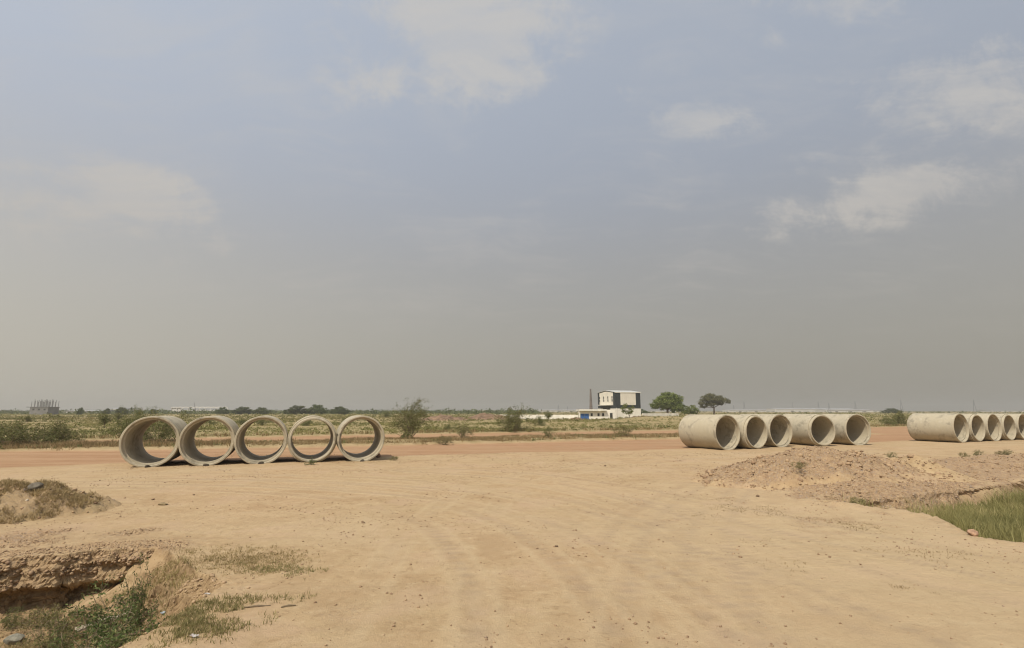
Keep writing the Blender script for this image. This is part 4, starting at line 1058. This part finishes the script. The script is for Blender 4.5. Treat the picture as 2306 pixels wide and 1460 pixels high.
for i, (u, v, L, a, lab) in enumerate([(580, 1366, .16, .2, 'short brown stick on the sand right of the pit'), (650, 1367, .09, .35, 'shorter stick just right of the brown stick')]):
    x, y = gp(u, v); mb = MB(); mb.tube([(-L, 0, .01), (0, .01, .018), (L, -.008, .012)], [.009, .011, .006], 6)
    o = mb.build('stick', M_TWIG, smooth=True); o.location = (x, y, tz(x, y)); o.rotation_euler = (0, 0, a); tag(o, lab, 'stick')

# cracked clods along the slumped rim of the pit
r8 = np.random.default_rng(141)
n = 0
pr = np.array(PIT_RIGHT[3:9]);
Ps = []
for t in np.linspace(0, 1, 240):
    s = t * (len(pr) - 1); i = min(int(s), len(pr) - 2); q = pr[i] + (pr[i + 1] - pr[i]) * (s - i)
    q = q + np.array((-.30, -.06)) * r8.random() * 1.6 + r8.normal(0, .04, 2); Ps.append((q[0], q[1], tz(q[0], q[1])))
Ps = np.array(Ps)
o = stones('clods', Ps, .010 + .030 * r8.random(len(Ps)) ** 2, 'broken earth clods along the slumped rim of the pit', tint=.35 + .25 * r8.random(len(Ps)))

# ------------------------------------------------------------------ works building with annex, gate and compound wall
M_WHITE = mat_plain('white_plaster', (.74, .70, .61), .9, .10, .6)
M_CREAM = mat_plain('cream_sheet', (.68, .63, .53), .6, .06, .5)
M_DARK = mat_plain('charcoal_sheet', (.040, .046, .048), .55, .15, 1.2)
M_GLASS = mat_plain('dark_pane', (.05, .05, .045), .25, .2, 1)
M_TRIM = mat_plain('white_trim', (.72, .69, .60), .7, .05, 1)
M_BLUE = mat_plain('blue_paint', (.050, .130, .330), .5, .12, 2)
M_BRICK = mat_plain('old_brick', (.150, .122, .105), .95, .25, .7)
bld = empty('works_building', (29.9, 150.0, 0), R(18.0))       # origin at the near corner; x = long side to the right, -x.. front face runs back along +y
Lx, Ly, He, Ha, Zb = 8.4, 10.8, 7.75, 8.35, 3.1
tag(bld, 'tall white and charcoal works building with low gabled roof', 'building')
def part(name, mat, fn, parent): mb = MB(); fn(mb); return mb.build(name, mat, parent)
part('base_wall', M_WHITE, lambda m: m.box(0, Lx, 0, Ly, -.3, Zb), bld)
def core(m):
    vs = [(0.02, .02, Zb), (Lx - .02, .02, Zb), (Lx - .02, Ly - .02, Zb), (.02, Ly - .02, Zb), (.02, .02, He), (Lx - .02, .02, He), (Lx - .02, Ly - .02, He), (.02, Ly - .02, He), (.02, Ly / 2, Ha), (Lx - .02, Ly / 2, Ha)]
    m.add(vs, [(0, 1, 5, 4), (1, 2, 6, 9, 5), (2, 3, 7, 6), (3, 0, 4, 8, 7), (4, 5, 9, 8), (8, 9, 6, 7), (3, 2, 1, 0)])
part('wall', M_DARK, core, bld)
# cream panels proud of the dark sheeting, built as vertical sheets
pan = 8
for i in range(pan):
    x0 = 1.75 + (Lx - 1.75 - 1.6) * i / pan; x1 = 1.75 + (Lx - 1.75 - 1.6) * (i + 1) / pan - .02
    part('cream_panel', M_CREAM, lambda m: m.box(x0, x1, -.05, .03, Zb + 1.0, He - .12), bld)
for i in range(8):
    y0 = 1.25 + (Ly - 2.5) * i / 8; y1 = 1.25 + (Ly - 2.5) * (i + 1) / 8 - .02; yc_ = (y0 + y1) / 2
    top = He + (Ha - He) * (1 - abs(yc_ - Ly / 2) / (Ly / 2)) - .18
    part('cream_panel', M_CREAM, lambda m: m.box(-.05, .03, y0, y1, Zb + .95, top), bld)
for yc_ in (1.6, 4.1, 6.7, 9.3):
    w = part('window', M_TRIM, lambda m: m.box(-.10, -.03, yc_ - .36, yc_ + .36, Zb + 1.95, Zb + 3.65), bld)
    for zc in (2.38, 3.22):
        mb = MB(); mb.box(-.125, -.09, yc_ - .28, yc_ + .28, Zb + zc - .36, Zb + zc + .36); mb.build('pane', M_GLASS, w)
part('canopy', M_TRIM, lambda m: m.box(-1.3, .0, 2.4, 8.4, Zb + .92, Zb + 1.12), bld)
part('entrance', M_GLASS, lambda m: m.box(-.08, .05, 3.2, 7.4, Zb - .35, Zb + .80), bld)
part('fascia', M_TRIM, lambda m: m.box(-.12, Lx + .12, -.14, -.02, He - .12, He + .10), bld)
def roof(m):
    for s in (0, 1):
        ya, yb = (-.15, Ly / 2) if s == 0 else (Ly + .15, Ly / 2)
        vs = [(-.2, ya, He + .05), (Lx + .2, ya, He + .05), (Lx + .2, yb, Ha + .08), (-.2, yb, Ha + .08)]
        m.add(vs + [(x_, y_, z_ + .08) for x_, y_, z_ in vs], [(0, 1, 2, 3), (7, 6, 5, 4), (0, 4, 5, 1), (1, 5, 6, 2), (2, 6, 7, 3), (3, 7, 4, 0)])
part('roof', mat_plain('roof_sheet', (.50, .50, .47), .5, .1, 1), roof, bld)
part('downpipe', M_TRIM, lambda m: m.tube([(.35, -.1, .1), (.35, -.1, Zb + .2)], .08, 6), bld)

# annex in front with flat roof, gate and compound wall
annex = empty('annex_building', (18.2, 141.0, 0), 0.0)
tag(annex, 'low white flat roofed annex with small windows beside the blue gate', 'building')
p1 = 9.6                                           # length
part('wall', M_WHITE, lambda m: m.box(2.6, p1 + .2, 0, 6, -.3, 2.35), annex)
part('roof_slab', M_TRIM, lambda m: m.box(-.05, 7.35, -.9, 6.4, 2.45, 2.85), annex)
part('lintel', M_CREAM, lambda m: m.box(0, 2.6, .02, .3, 1.70, 2.449), annex)
part('gate_post', M_WHITE, lambda m: m.box(-.10, .28, -.02, .34, -.3, 2.448), annex)
for xa in (3.4, 5.25, 6.5):
    w = part('window', M_TRIM, lambda m: m.box(xa - .34, xa + .34, -.05, .0, .95, 1.85), annex)
    mb = MB(); mb.box(xa - .27, xa + .27, -.075, -.045, 1.02, 1.78); mb.build('pane', M_GLASS, w)
part('door', M_GLASS, lambda m: m.box(8.35, 9.05, -.06, .05, .35, 1.85), annex)
part('parapet', M_WHITE, lambda m: m.box(7.36, p1 + .2, .1, 6, 2.352, 2.75), annex)
gate = empty('blue_gate', (18.55, 140.95, 0)); tag(gate, 'bright blue two leaf metal gate in the white wall', 'gate')
for s in (0, 1):
    x0 = .02 + s * 1.14
    lf = part('gate_leaf', M_BLUE, lambda m: m.box(x0, x0 + 1.11, 0, .05, .02, 1.66), gate)
    for q in range(4):
        part('rib', M_BLUE, lambda m: m.box(x0 + .08 + q * .29, x0 + .12 + q * .29, -.03, -.001, .06, 1.62), lf)
def wall_run(name, label, a, b, h, t=.2, panels=8):
    ax, ay = a; bx, by = b; L = math.hypot(bx - ax, by - ay); o = empty(name, (ax, ay, 0), math.atan2(by - ay, bx - ax)); tag(o, label, 'wall')
    for i in range(panels):
        x0, x1 = L * i / panels, L * (i + 1) / panels
        part('wall_panel', M_WHITE, lambda m: m.box(x0 + .13, x1 - .13, 0, t, -.4, h), o)
        part('pillar', M_WHITE, lambda m: m.box(x0 - .128 if i else x0, x0 + .128, -.05, t + .05, -.4, h + .06), o)
    return o
wall_run('compound_wall', 'long low white compound wall running left from the blue gate', (at(1122, 940, 150)[0], 150.0), (18.1, 141.1), 1.35, panels=10)
wall_run('compound_wall', 'short white wall running right of the works building', (38.3, 152.0), (52, 162.0), 1.7, panels=6)
# chimney of a brick kiln
ch = empty('kiln_chimney', (at(1331, 925, 430)[0], 430, 0)); tag(ch, 'tall tapering brick kiln chimney behind the annex', 'chimney')
part('shaft', M_BRICK, lambda m: m.tube([(0, 0, -.5), (0, 0, 19.5)], [1.55, .62], 16), ch)
part('cap_ring', M_BRICK, lambda m: m.tube([(0, 0, 19.45), (0, 0, 20.0), (0, 0, 20.4)], [.70, .72, .60], 16), ch)

# ------------------------------------------------------------------ far left: unfinished concrete block
M_GREY = mat_plain('raw_concrete', (.205, .198, .185), .95, .15, .4)
uc = empty('unfinished_building', (at(107, 930, 300)[0], 300.0, 0), R(7)); tag(uc, 'unfinished grey concrete block with bare columns rising from its roof', 'building')
part('wall', M_GREY, lambda m: m.box(-9.5, 0, 0, 8.5, -.5, 4.3), uc)
part('roof_slab', M_GREY, lambda m: m.box(-11.4, .25, -.25, 8.75, 4.302, 4.65), uc)
for i in range(3):
    w = part('window', M_GREY, lambda m: m.box(-8.2 + i * 2.9, -7.0 + i * 2.9, -.06, -.002, 2.6, 3.7), uc)
    mb = MB(); mb.box(-8.1 + i * 2.9, -7.1 + i * 2.9, -.09, -.055, 2.7, 3.6); mb.build('opening', M_GLASS, w)
for i in range(7):
    for j in range(4):
        hx = 3.0 + 1.3 * ((i * 7 + j * 5) % 4) / 3
        part('column', M_GREY, lambda m: m.box(-9.2 + i * 1.48 - .09, -9.2 + i * 1.48 + .09, .3 + j * 2.6 - .09, .3 + j * 2.6 + .09, 4.652, 4.65 + hx), uc)

# sheds on the skyline
M_SHED = mat_plain('shed_sheet', (.56, .54, .50), .6, .06, .05); M_SHEDR = mat_plain('shed_roof', (.40, .41, .42), .6, .08, .05); M_SHEDB = mat_plain('shed_strip', (.16, .14, .13), .6, .1, .05)
def shed(label, u0, u1, vt, Yd, depth=30, strip=True, name='warehouse'):
    x0 = at(u0, 925, Yd)[0]; x1 = at(u1, 925, Yd)[0]; h = at((u0 + u1) / 2, vt, Yd)[2]; Lw = x1 - x0
    o = empty(name, (x0, Yd, 0)); tag(o, label, 'warehouse')
    part('wall', M_SHED, lambda m: m.box(0, Lw, 0, depth, -1, h * .86), o)
    def rf(m):
        e = h * .862
        vs = [(-.4, -.4, e), (Lw + .4, -.4, e), (Lw + .4, depth / 2, h), (-.4, depth / 2, h), (-.4, depth, e), (Lw + .4, depth, e)]
        m.add(vs, [(0, 1, 2, 3), (3, 2, 5, 4), (0, 3, 4), (1, 5, 2), (0, 4, 5, 1)])
    part('roof', M_SHEDR, rf, o)
    if strip: part('louvre_strip', M_SHEDB, lambda m: m.box(Lw * .02, Lw * .98, -.12, -.002, h * .52, h * .62), o)
    for q in range(3):
        part('door', M_SHEDB, lambda m: m.box(Lw * (.2 + .3 * q), Lw * (.2 + .3 * q) + min(5, Lw * .06), -.1, -.003, 0, h * .36), o)
for a in [('long pale shed with dark strip on the left skyline', 144, 218, 924.0, 420), ('pale shed behind the dark thicket on the left skyline', 236, 274, 919.0, 520),
          ('low grey shed at the right end of the long pale shed', 220, 246, 926, 430),
          ('pale low shed left of the unfinished concrete block', 0, 66, 926, 700), ('long pale warehouse above the first middle pipe', 1640, 1760, 922, 1000), ('longest white warehouse above the middle pipes', 1745, 1925, 919.5, 900),
          ('pale warehouse above the last middle pipe', 1860, 1965, 922.0, 800), ('small pale shed right of the middle pipes', 1972, 2030, 923.5, 950), ('faint pale warehouse left of the works building', 1215, 1300, 922.5, 1200),
          ('faint long warehouse behind the white compound wall', 1075, 1220, 923.2, 1300), ('faint warehouse behind the two trees', 1446, 1560, 924, 1100), ('faint pale shed above the far right pipes', 2235, 2306, 924, 900)]:
    shed(*a)
# white steel frame under construction with a crane
fr = empty('steel_frame_shed', (at(385, 925, 480)[0], 480, 0)); tag(fr, 'pale steel frame of a large shed under construction above the first pipes', 'building')
Lf = at(512, 925, 480)[0] - at(385, 925, 480)[0]; hf = at(450, 919, 480)[2]
for i in range(11):
    part('column', M_SHED, lambda m: m.box(Lf * i / 10 - .25, Lf * i / 10 + .25, 0, .5, -.5, hf), fr)
part('eaves_beam', M_SHED, lambda m: m.box(-.3, Lf + .3, -.05, .55, hf + .002, hf + .6), fr)
part('middle_beam', M_SHED, lambda m: m.box(-.3, Lf + .3, -.2, -.002, hf * .45, hf * .45 + .4), fr)
part('side_sheet', M_SHED, lambda m: m.box(.3, Lf * .16, .6, .8, 0, hf), fr)
for i in range(10):
    part('roof_truss', M_SHED, lambda m: m.tube([(Lf * (i + .05) / 10, .3, hf + .6), (Lf * (i + .5) / 10, .3, hf + 1.3), (Lf * (i + .95) / 10, .3, hf + .6)], .12, 4), fr)
cr = empty('mobile_crane', (at(441, 925, 470)[0], 470, 0)); tag(cr, 'thin leaning crane boom over the pale steel frame', 'crane')
part('boom', M_SHEDB, lambda m: m.tube([(0, 0, 1.8), (-2.6, 0, 10.6)], [.28, .12], 5), cr)
part('carrier', M_SHEDB, lambda m: m.box(-2.4, 3.4, -1.2, 1.2, .6, 1.9), cr)
for xx in (-1.6, -.1, 1.4, 2.6): part('wheel', M_SHEDB, lambda m: m.tube([(xx, -1.3, .5), (xx, 1.3, .5)], .5, 10), cr)
# small tank-like hut right of the frame
hut = empty('round_tank', (at(503, 925, 470)[0], 470, 0)); tag(hut, 'small pale round tank at the right end of the steel frame', 'tank')
part('drum', M_SHED, lambda m: m.tube([(0, 0, 0), (0, 0, 3.6)], 2.4, 16), hut); part('dome', M_SHED, lambda m: m.tube([(0, 0, 3.6), (0, 0, 4.3), (0, 0, 4.7)], [2.4, 1.5, .2], 16), hut)

# ------------------------------------------------------------------ pylons
M_STEEL = mat_plain('galvanised_steel', (.17, .17, .18), .6, .1, 1)
def pylon():
    root = empty('lattice_pylon'); Hh = 30.0
    def leg(s1, s2): return lambda m: m.tube([(s1 * 3.2, s2 * 3.2, 0), (s1 * 1.1, s2 * 1.1, 17), (s1 * .35, s2 * .35, Hh)], [.20, .17, .12], 4)
    for s1 in (-1, 1):
        for s2 in (-1, 1): part('leg', M_STEEL, leg(s1, s2), root)
    def br(m):
        lv = [0, 5, 9.5, 13.5, 17, 20, 23, 26, 29]
        wd = lambda z: 3.2 - 2.1 * z / 17 if z < 17 else 1.1 - .75 * (z - 17) / 13
        for a, b in zip(lv[:-1], lv[1:]):
            wa, wb = wd(a), wd(b)
            for s in (-1, 1):
                m.tube([(-wa, s * wa, a), (wb, s * wb, b)], .08, 3).tube([(wa, s * wa, a), (-wb, s * wb, b)], .08, 3)
                m.tube([(s * wa, -wa, a), (s * wb, wb, b)], .08, 3)
    part('bracing', M_STEEL, br, root)
    for zc, wv in ((19.5, 5.2), (23.2, 4.4), (26.8, 3.6)):
        part('cross_arm', M_STEEL, lambda m: m.tube([(-wv, 0, zc), (0, 0, zc + .6), (wv, 0, zc)], .14, 4).tube([(-wv, 0, zc), (wv, 0, zc)], .10, 4), root)
    return root
py0 = pylon(); first = True
for (u, vt, Yd, lab) in [(2028, 900, 900, 'tallest lattice pylon, between the middle and far right pipe rows'), (2192, 900, 900, 'tall lattice pylon above the far right pipe row'),
        (1675, 904, 1150, 'lattice pylon just right of the acacia tree'), (1784, 905, 1150, 'lattice pylon above the third middle pipe'), (1842, 904, 1150, 'lattice pylon left of the darker one above the fourth middle pipe'),
        (1866, 907, 800, 'small darker pylon above the fourth middle pipe'), (1925, 903, 1300, 'faint lattice pylon above the last middle pipe'), (1257, 911, 1000, 'lattice pylon between compound wall and kiln chimney'),
        (1180, 919, 1200, 'small lattice pylon above the dark thorn bush'), (1198, 920, 1300, 'small pylon right of the one above the dark thorn bush'), (1010, 915, 1400, 'faint lone pylon right of the tall roadside bush'),
        (1652, 912, 1300, 'small faint pylon touching the acacia crown on its right'), (352, 912, 800, 'faint pylon left of the steel frame'), (343, 914, 900, 'fainter pylon further left of the steel frame'), (1278, 915, 1200, 'small pylon close to the kiln chimney')]:
    o = py0 if first else copy_tree(py0); first = False
    p = at(u, vt, Yd); s = p[2] / 30.5; o.location = (p[0], Yd, 0); o.scale = (s, s, s); o.rotation_euler = (0, 0, .5 + (u % 7) * .1); tag(o, lab, 'pylon', 'power pylons on the skyline')

# ------------------------------------------------------------------ haze
mh = bpy.data.materials.new('dusty_air'); mh.use_nodes = True; t = mh.node_tree
for n in list(t.nodes): t.nodes.remove(n)
out = t.nodes.new('ShaderNodeOutputMaterial'); pv = t.nodes.new('ShaderNodeVolumePrincipled')
pv.inputs['Color'].default_value = (.80, .775, .715, 1); pv.inputs['Density'].default_value = .00045; pv.inputs['Anisotropy'].default_value = .22
t.links.new(pv.outputs[0], out.inputs['Volume'])
mb = MB(); mb.box(-2800, 2800, -320, 2800, -3.0, 36.0); hz = mb.build('haze', mh); tag(hz, 'thin dusty haze over the whole plain', kind='stuff')
